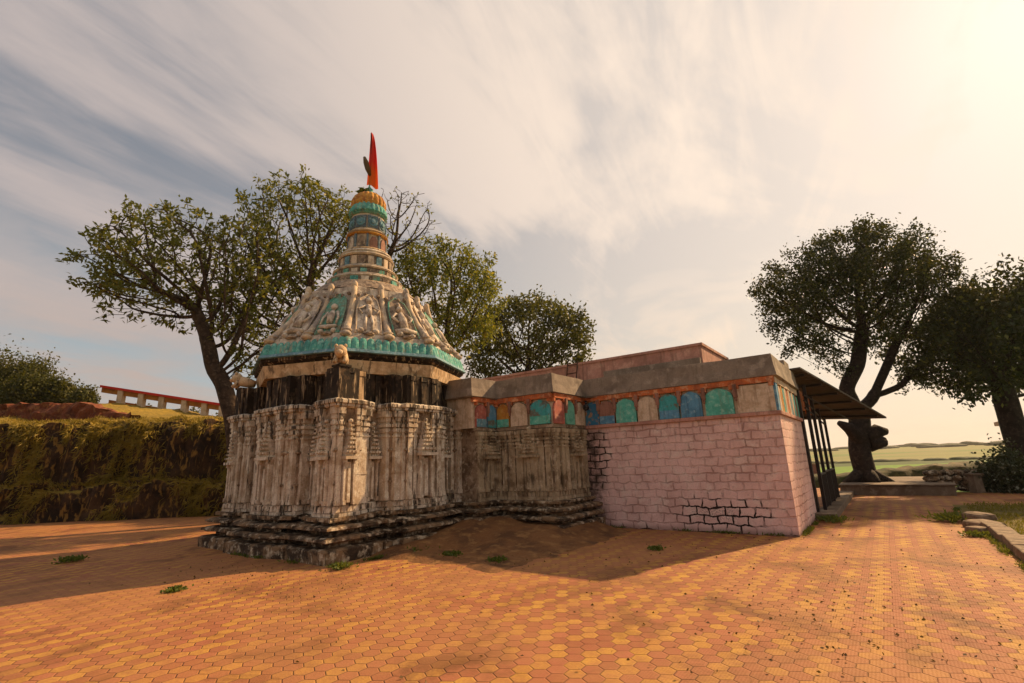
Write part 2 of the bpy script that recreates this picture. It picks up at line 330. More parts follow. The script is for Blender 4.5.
# ------------------------------------------------------------------ mesh helpers
class MB:
    def __init__(s): s.v = []; s.f = []
    def add(s, vs, fs):
        k = len(s.v); s.v += [tuple(p) for p in vs]; s.f += [tuple(i+k for i in f) for f in fs]
    def box(s, x0, x1, y0, y1, z0, z1, tx=0, ty=0):
        vs = [(x0, y0, z0), (x1, y0, z0), (x1, y1, z0), (x0, y1, z0), (x0+tx, y0+ty, z1), (x1-tx, y0+ty, z1), (x1-tx, y1-ty, z1), (x0+tx, y1-ty, z1)]
        s.add(vs, [(0, 3, 2, 1), (4, 5, 6, 7), (0, 1, 5, 4), (1, 2, 6, 5), (2, 3, 7, 6), (3, 0, 4, 7)])
    def fbox(s, fr, u0, u1, d0, d1, z0, z1, tu=0, td=0):
        """box in a wall frame fr = (origin xy, tangent, outward normal)"""
        o, u, n = fr
        def P(a, b_, z): return (o[0]+u[0]*a+n[0]*b_, o[1]+u[1]*a+n[1]*b_, z)
        vs = [P(u0, d0, z0), P(u1, d0, z0), P(u1, d1, z0), P(u0, d1, z0), P(u0+tu, d0, z1), P(u1-tu, d0, z1), P(u1-tu, d1-td, z1), P(u0+tu, d1-td, z1)]
        s.add(vs, [(0, 1, 2, 3), (7, 6, 5, 4), (4, 5, 1, 0), (5, 6, 2, 1), (6, 7, 3, 2), (7, 4, 0, 3)])
    def rings(s, rings, cap0=True, cap1=True):
        k = len(s.v); n = len(rings[0])
        for r_ in rings: s.v += [tuple(p) for p in r_]
        for i in range(len(rings)-1):
            for j in range(n):
                a = k+i*n+j; b_ = k+i*n+(j+1) % n
                s.f.append((a, b_, b_+n, a+n))
        if cap0: s.f.append(tuple(k+j for j in range(n))[::-1])
        if cap1: s.f.append(tuple(k+(len(rings)-1)*n+j for j in range(n)))
    def lathe(s, c, prof, seg=32, ph=0.0, lobes=0, amp=0, **kw):
        rr = []
        for (r_, z) in prof:
            rr.append([(c[0]+r_*(1+(amp*abs(math.sin(lobes*.5*(ph+2*math.pi*j/seg))) if lobes else 0))*math.cos(ph+2*math.pi*j/seg),
                        c[1]+r_*(1+(amp*abs(math.sin(lobes*.5*(ph+2*math.pi*j/seg))) if lobes else 0))*math.sin(ph+2*math.pi*j/seg), z) for j in range(seg)])
        s.rings(rr, **kw)
    def tube(s, pts, rad, seg=8, caps=True):
        rr = []; n = len(pts); prev = None
        for i, p in enumerate(pts):
            p = Vector(p); d = (Vector(pts[min(i+1, n-1)])-Vector(pts[max(i-1, 0)])).normalized()
            if prev is None: a = d.orthogonal().normalized()
            else: a = (prev-d*prev.dot(d)).normalized()
            prev = a; b_ = d.cross(a); r_ = rad[i] if isinstance(rad, (list, tuple)) else rad
            rr.append([p+a*r_*math.cos(2*math.pi*j/seg)+b_*r_*math.sin(2*math.pi*j/seg) for j in range(seg)])
        s.rings(rr, caps, caps)
    def ball(s, c, r_, seg=10, rng=7, jit=0):
        if not isinstance(r_, (tuple, list)): r_ = (r_, r_, r_)
        rr = []
        for i in range(rng+1):
            t_ = math.pi*(i+.04 if i == 0 else (i-.04 if i == rng else i))/rng
            rr.append([(c[0]+r_[0]*math.sin(t_)*math.cos(2*math.pi*j/seg)*(1+random.uniform(-jit, jit)), c[1]+r_[1]*math.sin(t_)*math.sin(2*math.pi*j/seg)*(1+random.uniform(-jit, jit)), c[2]-r_[2]*math.cos(t_)) for j in range(seg)])
        s.rings(rr)
    def quads(s, arr):
        k = len(s.v); s.v += [tuple(p) for p in arr.reshape(-1, 3)]; s.f += [(k+4*i, k+4*i+1, k+4*i+2, k+4*i+3) for i in range(len(arr))]
    def build(s, name, mat, parent=None, smooth=False, bevel=0):
        me = bpy.data.meshes.new(name); me.from_pydata(s.v, [], s.f); me.update()
        o = bpy.data.objects.new(name, me); col.objects.link(o)
        if mat is not None: me.materials.append(M[mat] if isinstance(mat, str) else mat)
        if smooth: me.polygons.foreach_set('use_smooth', [True]*len(me.polygons))
        if bevel:
            b_ = o.modifiers.new('bevel', 'BEVEL'); b_.width = bevel; b_.segments = 2; b_.limit_method = 'ANGLE'; b_.angle_limit = R(40)
        if parent is not None: o.parent = parent
        return o
def tag(o, label=None, cat=None, group=None, kind=None):
    if label: o['label'] = label
    if cat: o['category'] = cat
    if group: o['group'] = group
    if kind: o['kind'] = kind
    return o
def empty(name, loc=(0, 0, 0), rz=0):
    o = bpy.data.objects.new(name, None); o.empty_display_size = .2; col.objects.link(o); o.location = loc; o.rotation_euler = (0, 0, rz); return o

def wearing(o, amt, size, lv):
    """subdivide and push the surface about a little: worn, chipped stone"""
    sb = o.modifiers.new('subdiv', 'SUBSURF'); sb.subdivision_type = 'SIMPLE'; sb.levels = sb.render_levels = lv
    tx = bpy.data.textures.new('wear', 'CLOUDS'); tx.noise_scale = size; tx.noise_depth = 3
    dm = o.modifiers.new('wear', 'DISPLACE'); dm.texture = tx; dm.strength = amt; dm.mid_level = .5; dm.texture_coords = 'LOCAL'
TH = R(-36.2); E1 = (math.cos(TH), math.sin(TH)); E2 = (-E1[1], E1[0]); P0 = (5.53, 10.34)
def glo(s_, t_, z=0): return (P0[0]+s_*E1[0]+t_*E2[0], P0[1]+s_*E1[1]+t_*E2[1], z)
def rect(x0, x1, y0, y1): return [(x0, y0), (x1, y0), (x1, y1), (x0, y1)]
def offset_poly(pl, d):
    n = len(pl); out = []
    for i in range(n):
        a, b_, c = Vector(pl[i-1]), Vector(pl[i]), Vector(pl[(i+1) % n])
        e = (b_-a).normalized(); f_ = (c-b_).normalized()
        n1 = Vector((e.y, -e.x)); n2 = Vector((f_.y, -f_.x))
        mvec = (n1+n2); L_ = mvec.length
        mvec = mvec/L_; k = d/max(.3, mvec.dot(n1))
        out.append((b_.x+mvec.x*k, b_.y+mvec.y*k))
    return out
def moulded(mb, pl, prof, cap0=False, cap1=True):
    mb.rings([[(x, y, z) for x, y in offset_poly(pl, d)] for z, d in prof], cap0, cap1)

# ------------------------------------------------------------------ ground
def sheet(name, rects, z, mat, step=None):
    mb = MB()
    for (x0, x1, y0, y1) in rects: mb.add([(x0, y0, z), (x1, y0, z), (x1, y1, z), (x0, y1, z)], [(0, 1, 2, 3)])
    return mb.build(name, mat)
def sm(a, b_, x):
    t_ = min(1, max(0, (x-a)/(b_-a))); return t_*t_*(3-2*t_)

# one sheet out to the horizon
def land_h(x, y):
    r_ = math.hypot(x, y)
    rt_ = sm(-5, 12, x)
    h = -.35*sm(24, 34, r_)*rt_ - .9*sm(34, 60, r_)*rt_
    h += (8.5+2.5*mn.noise(Vector((x*.004, y*.004, 0))))*sm(240, 620, r_)*.62
    return h - .012
mb = MB()
ys = [-40, -10, 0, 12, 20, 26, 30, 34, 40, 48, 60, 75, 95, 120, 160, 200, 240, 280, 330, 390, 450, 520, 600, 750, 1000, 1500, 2000]
xs = [-1500, -900, -500, -300, -150, -90, -60, -40, -25, -15, -5, 4, 12, 18, 24, 30, 38, 48, 60, 80, 100, 130, 170, 220, 280, 350, 430, 520, 640, 800, 1100, 1600]
mb.v = [(x, y, land_h(x, y)) for y in ys for x in xs]; nx = len(xs)
mb.f = [(j*nx+i, j*nx+i+1, (j+1)*nx+i+1, (j+1)*nx+i) for j in range(len(ys)-1) for i in range(nx-1)]
tag(mb.build('ground', 'fields', smooth=True), kind='structure')

court = sheet('pavement', [(-34, 2.92, -22, 13.5), (-12, 2.8, 13.5, 16), (2.92, 7.6, 7.9, 13.5)], 0.0, 'paver')
court.location = (P0[0], P0[1], 0); court.rotation_euler = (0, 0, TH); tag(court, kind='structure')
mb = MB(); k = 26
for j in range(k):
    for i in range(k):
        x = 2.92+5.4*i/(k-1); y = -9+16.9*j/(k-1)
        mb.v.append((x, y, .012+.07*sm(2.8, 3.6, x)*sm(7.9, 7.0, y)*(1+.8*mn.noise(Vector((x, y, 0))))))
mb.f = [(j*k+i, j*k+i+1, (j+1)*k+i+1, (j+1)*k+i) for j in range(k-1) for i in range(k-1)]
vg = mb.build('verge', 'verge', smooth=True); vg.location = court.location; vg.rotation_euler = court.rotation_euler; tag(vg, kind='structure')

# soil banked up in the inner corner
mb = MB(); k = 44
for j in range(k):
    for i in range(k):
        x = -6.9+3.9*i/(k-1); y = -5.7+5.2*j/(k-1)
        h = .30*sm(-4.6, -2.3, y)*sm(-3.4, -4.6, x) + .16*sm(-5.6, -4.4, y)*sm(-5.0, -6.0, x)
        ed = min(sm(-3.0, -3.5, x), sm(-5.7, -5.0, y)) - .25*abs(mn.noise(Vector((x*2, y*2, 5))))
        mb.v.append((x, y, -.03+h*.85+.05*min(1, max(0, ed))+.035*mn.noise(Vector((x*2.2, y*2.2, 1)))+.015*mn.noise(Vector((x*9, y*9, 1)))))
mb.f = [(j*k+i, j*k+i+1, (j+1)*k+i+1, (j+1)*k+i) for j in range(k-1) for i in range(k-1)]
so_ = mb.build('soil', 'soil', smooth=True); so_.location = court.location; so_.rotation_euler = court.rotation_euler; tag(so_, kind='structure')

# ------------------------------------------------------------------ terraced bank on the left
def foot(x): return 19.5+.09*(x+19) if x > -26 else 18.9
def bank_z(x, d):
    pr = [(0, 0), (.10, .35), (.32, 1.05), (.5, 1.28), (1.15, 1.42), (1.30, 1.75), (1.5, 3.05), (1.75, 3.75), (2.2, 3.98), (4.2, 4.4), (8, 4.9), (12, 5.7), (17, 6.2), (24, 5.8), (60, 4.5)]
    for i in range(len(pr)-1):
        if d <= pr[i+1][0]:
            t_ = (d-pr[i][0])/(pr[i+1][0]-pr[i][0]); z = pr[i][1]+(pr[i+1][1]-pr[i][1])*t_; break
    else: z = pr[-1][1]
    if z > 3.9:                       # upper slope rises towards the left
        z = 3.9+(z-3.9)*(.62+.75*sm(-17, -32, x))
    return z
dd = [i*.05 for i in range(48)]+[2.4+i*.2 for i in range(20)]+[6.5+i*.7 for i in range(16)]+[20, 26, 34, 48, 60]
xx = [-60, -52, -46, -41, -37, -34, -32]+[-30+i*.13 for i in range(190)]+[-5.2, -5]
mb = MB(); nx = len(xx)
def bank_pt(x, d):
    fall = sm(-5, -8.5, x)
    nz_ = mn.fractal(Vector((x*1.15, d*2.5, 3.0)), .9, 2.1, 5)
    n2 = mn.noise(Vector((x*.5, 7, 0)))
    bump_ = .42*nz_*sm(0, .25, d)*(1-sm(2.1, 3.2, d)*.75)
    gul = abs(mn.noise(Vector((x*1.6+.6*mn.noise(Vector((x, d*2, 4))), d*.55, 21)))) + .5*abs(mn.noise(Vector((x*4.2, d*1.3, 5))))
    onf = sm(.02, .2, d)*(1-sm(1.8, 2.3, d))
    y = foot(x)+d+.35*n2+(.75*gul-.35)*onf-.25*nz_*onf
    z = bank_z(x, d)+bump_*.7
    z += (.22*mn.noise(Vector((x*.55, 3, 1)))+.12*mn.noise(Vector((x*1.9, 8, 1))))*sm(1.2, 2.0, d)
    return (x+.10*nz_, y, -.05+z*fall if d > 0 else -.05)
for d in dd:
    for x in xx: mb.v.append(bank_pt(x, d))
mb.f = [(j*nx+i, j*nx+i+1, (j+1)*nx+i+1, (j+1)*nx+i) for j in range(len(dd)-1) for i in range(nx-1)]
tag(mb.build('hillside', 'bank', smooth=True), kind='structure')

rng = np.random.default_rng(11)
def blades(pts, nrm_dirs, length, width):
    """pts (n,3), dirs (n,3) -> narrow bent quads"""
    n = len(pts); d = nrm_dirs/np.linalg.norm(nrm_dirs, axis=1, keepdims=True)
    side = np.cross(d, rng.normal(size=(n, 3))); side /= np.linalg.norm(side, axis=1, keepdims=True)
    L_ = (length*rng.uniform(.6, 1.3, n))[:, None]; W_ = (width*rng.uniform(.7, 1.3, n))[:, None]
    tip = pts+d*L_; mid = pts+d*L_*.5
    bend = np.zeros((n, 3)); bend[:, 2] = -rng.uniform(.0, .25, n)*L_[:, 0]
    return np.stack([pts, mid+side*W_, tip+bend, mid-side*W_], axis=1)
def leafs(pts, dirs, length, width):
    return blades(pts, dirs, length, width)

# grass on the ledges and dry growth hanging down the bank
pt, dr = [], []
for i in range(22000):
    x = random.uniform(-30, -8.5); r_ = random.random()
    d = random.uniform(2.0, 2.5) if r_ < .28 else (random.uniform(.5, 1.2) if r_ < .5 else random.uniform(1.7, 9)**1.0)
    p = bank_pt(x, d); pt.append(p); dr.append((random.gauss(0, .5), random.gauss(-.3, .5), random.uniform(.6, 1.2)))
mb = MB(); mb.quads(blades(np.array(pt), np.array(dr), .17, .014))
tag(mb.build('grass', 'grass'), 'dry golden grass covering the ledges and top of the terraced bank', 'grass', kind='stuff')
pt, dr = [], []
cl_ = [(random.uniform(-25, -9), random.choice([.08, .3, .42, 1.2, 1.35, 1.5, 1.65, 1.72])) for _ in range(900)]
cl_ = [c for c in cl_ if mn.noise(Vector((c[0]*1.1, c[1]*1.8, 3))) > .04]
for (cx_, cd_) in cl_:
    for q in range(55):
        p = bank_pt(cx_+random.gauss(0, .22), max(.02, cd_+random.gauss(0, .07)))
        pt.append((p[0], p[1]-random.uniform(0, .12), p[2]+random.uniform(-.1, .1))); dr.append((random.gauss(0, .35), random.gauss(-.45, .25), random.uniform(-1.1, .35)))
mb = MB(); mb.quads(blades(np.array(pt), np.array(dr), .30, .017))
tag(mb.build('hanging_grass', 'grass_root'), 'brown dry grass and roots hanging down the terraced bank', 'grass', kind='stuff')

# ------------------------------------------------------------------ temple
T = empty('temple', (P0[0], P0[1], 0), TH)
tag(T, 'old stone temple with carved grey shrine, painted conical tower and pink side hall', 'temple')
C = (-9.14, -3.66); CW = (-8.86, -3.83); A = 2.12
def star(a, rc, bh):
    """stepped square plan: corner blocks, recess, projecting centre"""
    h_ = [(-a+.52, -a), (-a+.52, -a+rc*.45), (-a+.80, -a+rc*.45), (-a+.80, -a+rc), (-.78, -a+rc), (-.78, -a+.02), (-.50, -a+.02), (-.50, -a-bh), (.50, -a-bh)]
    q = [(-a, -a)] + h_ + [(-x, y) for x, y in h_[:8]][::-1]
    pl = []
    for k_ in range(4):
        c_, s_ = math.cos(k_*math.pi/2), math.sin(k_*math.pi/2)
        pl += [(CW[0]+x*c_-y*s_, CW[1]+x*s_+y*c_) for x, y in q]
    return pl
SP = star(A, .34, .14)
PL = star(A, .26, .16)
mb = MB()
moulded(mb, PL, [(-.05, .36), (.20, .36), (.23, .32), (.24, .10), (.325, .10), (.33, .27), (.36, .34), (.40, .33), (.43, .26), (.435, .05), (.515, .05), (.52, .22), (.545, .30), (.58, .29), (.61, .20), (.615, .03), (.67, .03), (.675, .15), (.735, .15), (.74, .03)])
pls = mb.build('plinth', 'plinth', T, bevel=.012); wearing(pls, .07, .35, 3)
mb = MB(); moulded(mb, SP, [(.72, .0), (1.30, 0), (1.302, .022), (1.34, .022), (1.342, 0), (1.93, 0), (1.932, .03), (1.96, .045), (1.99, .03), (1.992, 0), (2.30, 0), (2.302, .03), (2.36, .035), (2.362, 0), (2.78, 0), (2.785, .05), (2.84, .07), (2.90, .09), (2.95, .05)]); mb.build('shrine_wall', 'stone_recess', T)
mb = MB(); moulded(mb, SP, [(2.94, -.03), (3.60, -.03)]); dk = mb.build('upper_wall', 'black_stone', T)
# carved foot band: little blocks all the way round
def frames(pl):
    out = []
    for i in range(len(pl)):
        a, b_ = Vector(pl[i]), Vector(pl[(i+1) % len(pl)]); e = b_-a
        if e.length < .05: continue
        u = e.normalized(); out.append(((a.x, a.y), (u.x, u.y), (u.y, -u.x), e.length))
    return out
FR = [f for f in frames(SP)]
mb = MB(); mb2 = MB()
for o_, u, n_, L_ in FR:
    fr = (o_, u, n_)
    mb.fbox(fr, -.02, L_+.02, -.03, .075, .742, .80); mb.fbox(fr, -.01, L_+.01, -.03, .035, .80, .93)
    k_ = max(1, int(L_/.11)); wd = L_/k_
    for q in range(k_):
        d_ = .075+random.uniform(-.015, .015)
        mb.fbox(fr, q*wd+.015, (q+1)*wd-.015, .03, d_, .81+random.uniform(0, .02), .90+random.uniform(0, .02), .01, .01)
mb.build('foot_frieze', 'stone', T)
mb = MB(); moulded(mb, SP, [(2.775, .06), (2.80, .10), (2.84, .10), (2.86, .13), (2.92, .13), (2.955, .06)], True, True); mb.build('eave_moulding', 'stone', T)
def pilaster(mb, fr, u, w_, d_, z0, z1, rich=True):
    h = z1-z0
    def b_(hw, dep, a, c, tu=0, td=0): mb.fbox(fr, u-hw, u+hw, -.02, dep, z0+a*h, z0+c*h, tu, td)
    b_(w_*.62, d_*1.25, 0, .05); b_(w_*.56, d_*1.1, .05, .09)
    b_(w_*.5, d_, .09, .70)
    if rich: b_(w_*.54, d_*1.15, .30, .325)
    b_(w_*.58, d_*1.3, .70, .72); b_(w_*.46, d_*.95, .72, .755); b_(w_*.56, d_*1.25, .755, .80, .01, 0)
    b_(w_*.42, d_*.9, .80, .815); b_(w_*.62, d_*1.45, .815, .85); b_(w_*.45, d_, .85, .88)
    b_(w_*.58, d_*1.3, .88, .93); b_(w_*.72, d_*1.7, .93, 1.0)
def niche(mb, fr, u, w_, z0, z1, d_=.06):
    h = z1-z0
    for s_ in (-1, 1):
        mb.fbox(fr, u+s_*w_*.42-w_*.08, u+s_*w_*.42+w_*.08, -.02, d_, z0, z0+h*.50)
        mb.fbox(fr, u+s_*w_*.42-w_*.11, u+s_*w_*.42+w_*.11, -.02, d_*1.3, z0+h*.46, z0+h*.5)
        mb.fbox(fr, u+s_*w_*.42-w_*.11, u+s_*w_*.42+w_*.11, -.02, d_*1.3, z0, z0+h*.05)
    mb.fbox(fr, u-w_*.25, u+w_*.25, -.02, d_*.5, z0+.03, z0+h*.47)
    mb.fbox(fr, u-w_*.14, u+w_*.14, -.02, d_*.95, z0+.04, z0+h*.40, w_*.05)
    mb.fbox(fr, u-w_*.62, u+w_*.62, -.02, d_*1.9, z0+h*.50, z0+h*.535); mb.fbox(fr, u-w_*.5, u+w_*.5, -.02, d_*1.3, z0+h*.535, z0+h*.57)
    z = z0+h*.57; ww = w_*.52; k_ = 0
    while z < z0+h*.90:
        hh = h*.05
        mb.fbox(fr, u-ww, u+ww, -.02, d_*(1.7-.12*k_), z, z+hh*.55, .008, .004); mb.fbox(fr, u-ww*.8, u+ww*.8, -.02, d_*(1.2-.1*k_), z+hh*.55, z+hh)
        for q in (-.6, 0, .6): mb.fbox(fr, u+q*ww-.018, u+q*ww+.018, 0, d_*(2.0-.12*k_), z+.005, z+hh*.5)
        z += hh; ww *= .80; k_ += 1
    o_, tu, tn = fr
    mb.ball((o_[0]+tu[0]*u+tn[0]*d_*.6, o_[1]+tu[1]*u+tn[1]*d_*.6, z+.03), (.05, .05, .045), 8, 5)
for o_, u, n_, L_ in FR:
    fr = (o_, u, n_)
    def pil(q, w_, d_):
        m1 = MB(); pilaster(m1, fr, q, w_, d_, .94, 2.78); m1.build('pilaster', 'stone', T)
    if L_ < .12: continue
    if L_ < .36: pil(L_/2, L_*.72, .09)
    elif L_ < .47: pil(.11, .17, .10); pil(L_-.11, .17, .10)
    elif L_ < .62:
        pil(.06, .10, .05); pil(L_-.06, .10, .05)
        m1 = MB(); niche(m1, fr, L_/2, .26, .95, 2.62, .10); m1.build('niche', 'stone', T)
    else:
        pil(.07, .12, .06); pil(L_-.07, .12, .06); pil(.23, .09, .04); pil(L_-.23, .09, .04)
        m1 = MB(); niche(m1, fr, L_/2, .40, .95, 2.72, .12); m1.build('niche', 'stone', T)
# short piers in the black band, some of them pale
mb = MB(); mbp = MB()
for o_, u, n_, L_ in frames(offset_poly(SP, -.03)):
    if L_ < .25: continue
    k_ = max(1, round(L_/.36))
    for q in range(k_):
        uu = L_*(q+.5)/k_; pale = random.random() < .10; m1 = MB()
        m1.fbox((o_, u, n_), uu-.075, uu+.075, -.02, .03, 2.95, 3.58, .03 if pale else 0); m1.fbox((o_, u, n_), uu-.09, uu+.09, -.02, .045, 3.48, 3.58)
        m1.build('pier', 'lime' if pale else 'black_stone', T)
for sx_, sy_ in ((1, -1), (-1, -1)):
    mb = MB(); x, y = CW[0]+sx_*(A-.10), CW[1]+sy_*(A-.10)
    mb.box(x-.10, x+.12, y-.12, y+.12, 2.95, 3.59); mb.box(x-.13, x+.14, y-.14, y+.14, 3.59, 3.63)
    mb.build('corner_pier', 'black_stone', T)
    # crouching lion on the corner, looking outwards
    g = MB(); dx, dy = sx_*.7071, sy_*.7071
    g.tube([(x-dx*.25, y-dy*.25, 3.60), (x-dx*.08, y-dy*.08, 3.64), (x+dx*.08, y+dy*.08, 3.68)], [.09, .12, .13], 10)
    g.ball((x+dx*.17, y+dy*.17, 3.75), (.125, .125, .135), 12, 8, .05)
    g.ball((x+dx*.28, y+dy*.28, 3.71), (.065, .065, .055), 8, 6)
    for s_ in (-1, 1):
        g.ball((x+dx*.17-dy*s_*.09, y+dy*.17+dx*s_*.09, 3.86), (.035, .035, .045), 6, 5)
        g.ball((x+dx*.27-dy*s_*.05, y+dy*.27+dx*s_*.05, 3.78), .022, 6, 5)
        g.tube([(x+dx*.10-dy*s_*.08, y+dy*.10+dx*s_*.08, 3.68), (x+dx*.17-dy*s_*.09, y+dy*.17+dx*s_*.09, 3.58), (x+dx*.24-dy*s_*.09, y+dy*.24+dx*s_*.09, 3.52)], [.055, .045, .04], 7)
    g.v = [(vx, vy, vz+.13) for vx, vy, vz in g.v]
    g.build('lion_figure', 'lime', T, smooth=True)

# octagonal cornice and the tower
def octo(r_, z, n=8):
    r_ = r_*1.025
    return [(C[0]+r_*math.cos(2*math.pi*j/n), C[1]+r_*math.sin(2*math.pi*j/n), z) for j in range(n)]
mb = MB(); mb.rings([octo(2.50, 3.605), octo(2.56, 3.88), octo(2.50, 3.885)]); mb.build('cornice', 'lime', T)
mb = MB(); mb.rings([octo(2.48, 3.88), octo(2.60, 3.96), octo(2.62, 4.03)]); mb.build('drip_course', 'black_stone', T)
mb = MB(); mb.rings([octo(2.655, 4.025), octo(2.69, 4.04), octo(2.655, 4.11)]); mb.build('blue_fillet', 'skyblue', T)
mb = MB(); NPET = 12
for k_ in range(8):
    a = Vector(octo(2.615, 0)[k_][:2]); b_ = Vector(octo(2.615, 0)[(k_+1) % 8][:2]); u = (b_-a).normalized(); n_ = Vector((u.y, -u.x)); L_ = (b_-a).length/NPET
    for q in range(NPET):
        c_ = a+u*L_*(q+.5)
        rr = []
        for (zz, wv, dp) in ((4.09, .46, .03), (4.13, .49, .05), (4.22, .49, .055), (4.30, .46, .045), (4.36, .34, .03), (4.39, .12, .01)):
            row = []
            for t_ in (-1, -.55, 0, .55, 1):
                p = c_+u*t_*wv*L_+n_*(dp*.65*(1-.75*abs(t_)**2.2)-.05*(zz-4.09)*5)
                row.append((p.x, p.y, zz))
            for t_ in (1, -1):
                p = c_+u*t_*wv*L_-n_*.1; row.append((p.x, p.y, zz))
            rr.append(row)
        mb.rings(rr)
mb.build('petal_band', 'turq', T, smooth=False)
mb = MB(); mb.rings([octo(2.60, 4.05), octo(2.52, 4.38), octo(2.44, 4.41), octo(2.40, 4.50), octo(2.10, 4.85), octo(1.855, 5.2), octo(1.685, 5.55), octo(1.58, 5.90), octo(1.45, 5.96)]); body = mb.build('tower_body', 'tower', T)
def cone_pt(r_k, ang, z, out=0):
    """point on the eight-sided cone at angle ang (radians) and height z"""
    R_ = 2.46+(1.62-2.46)*(z-4.50)/(5.90-4.50)
    R_ -= .16*math.sin(math.pi*min(1, max(0, (z-4.5)/1.4)))
    k_ = math.floor(ang/(math.pi/4)); mid = (k_+.5)*math.pi/4
    d_ = R_*math.cos(math.pi/8)/math.cos(ang-mid)
    d_ = d_*r_k+out
    return Vector((C[0]+d_*math.cos(ang), C[1]+d_*math.sin(ang), z))
for k_ in range(16):
    ang = k_*math.pi/8+1e-4
    mb = MB(); pts = []; rad = []
    for i in range(9):
        z = 4.46+(5.88-4.46)*i/8; pts.append(cone_pt(1, ang, z, .055)); rad.append((.082-.018*i/8)*(1.16 if i in (4,) else 1))
    mb.tube(pts, rad, 10)
    p = cone_pt(1, ang, 4.47, .05); mb.ball(p, (.13, .13, .07), 10, 6); p = cone_pt(1, ang, 4.58, .06); mb.ball(p, (.12, .12, .04), 10, 6)
    p = cone_pt(1, ang, 5.90, .05); mb.ball(p, (.08, .08, .13), 8, 6)
    mb.build('rib', 'rib', T, smooth=True)
# sixteen panels with a raised figure in each
def panel_frame(k_):
    am = (k_+.5)*math.pi/8
    b0 = cone_pt(1, am, 4.46); t0 = cone_pt(1, am, 5.9); upv = (t0-b0); H_ = upv.length; upv.normalize()
    side = Vector((-math.sin(am), math.cos(am), 0)); kk = math.floor(am/(math.pi/4)); mid = (kk+.5)*math.pi/4
    side = Vector((-math.sin(mid), math.cos(mid), 0)); nn = side.cross(upv).normalized()
    return b0, side, upv, nn, H_
random.seed(3)
for k_ in range(16):
    b0, sd_, uv, nn, H_ = panel_frame(k_)
    def Q(a, h, o=0): return b0+sd_*a*.98+uv*(h*.98)+nn*o*.6
    # backing slab of colour with a pointed head
    turqp = k_ % 3 == 1
    mb = MB(); pr = [(-.30, .10), (.30, .10), (.27, .9), (.22, 1.22), (.12, 1.36), (0, 1.42), (-.12, 1.36), (-.22, 1.22), (-.27, .9)]
    mb.rings([[Q(a, h, -.02) for a, h in pr], [Q(a, h, .018) for a, h in pr]])
    pn = mb.build('relief_panel', 'turq_worn' if turqp else ('tower_dark' if k_ % 2 else 'tower'), T)
    # figure
    g = MB(); kind = k_ % 3; rs = random.uniform
    def tub(ps, rd): g.tube([Q(*p) for p in ps], [q*.68 for q in rd], 8)
    if kind == 0:     # seated broad figure
        tub([(0, .34, .05), (0, .62, .09), (0, .84, .07)], [.15, .14, .10]); g.ball(Q(0, .98, .09), .08, 10, 7)
        tub([(-.26, .22, .07), (0, .26, .1), (.26, .22, .07)], [.07, .10, .07])
        for s_ in (-1, 1): tub([(s_*.11, .82, .08), (s_*.24, .66, .09), (s_*.13, .50, .12)], [.05, .045, .04])
        g.ball(Q(0, 1.12, .08), .06, 8, 6)
    elif kind == 1:   # sitting ascetic, arms on knees
        tub([(0, .38, .05), (0, .60, .08), (0, .78, .06)], [.12, .13, .08]); g.ball(Q(0, .92, .08), .08, 10, 7)
        tub([(-.22, .28, .07), (0, .24, .11), (.22, .28, .07)], [.06, .08, .06])
        for s_ in (-1, 1): tub([(s_*.12, .76, .06), (s_*.20, .55, .09), (s_*.20, .34, .11)], [.045, .04, .035])
    else:             # standing, hands on hips
        tub([(0, .62, .06), (0, .78, .08), (0, .98, .07)], [.09, .10, .09]); g.ball(Q(0, 1.15, .09), .085, 10, 7); g.ball(Q(0, 1.22, .07), .07, 8, 6)
        for s_ in (-1, 1):
            tub([(s_*.06, .64, .06), (s_*.09, .40, .07), (s_*.08, .15, .06)], [.06, .05, .035])
            tub([(s_*.08, .95, .07), (s_*.24, .86, .08), (s_*.16, .70, .09)], [.04, .035, .03])
    g.ball(Q(rs(-.2, -.14), .16, .03), (.08, .08, .06), 7, 5, .2); g.ball(Q(rs(.14, .2), .15, .03), (.07, .07, .06), 7, 5, .2)
    g.v = [tuple(Vector(v)+mn.noise_vector(Vector(v)*9)*.016+mn.noise_vector(Vector(v)*22)*.008) for v in g.v]
    f_ = g.build('relief_figure', 'tower', pn, smooth=True)
    # raised border of the panel
    bd = MB(); bd.tube([Q(-.30, .08, .02), Q(-.27, .9, .02), Q(-.20, 1.24, .02), Q(0, 1.42, .02), Q(.20, 1.24, .02), Q(.27, .9, .02), Q(.30, .08, .02)], .022, 6); bd.build('panel_border', 'turq_worn' if k_ % 2 == 1 else 'rib', pn)
    pt_ = MB()
    for q in range(4): pt_.ball(Q((q-1.5)*.16, 1.36+.05*(q % 2), .03), (.045, .045, .05), 6, 5, .25)
    pt_.ball(Q(0, .06, .03), (.16, .12, .05), 8, 5, .2); pt_.build('panel_ornament', 'tower_dark', pn)
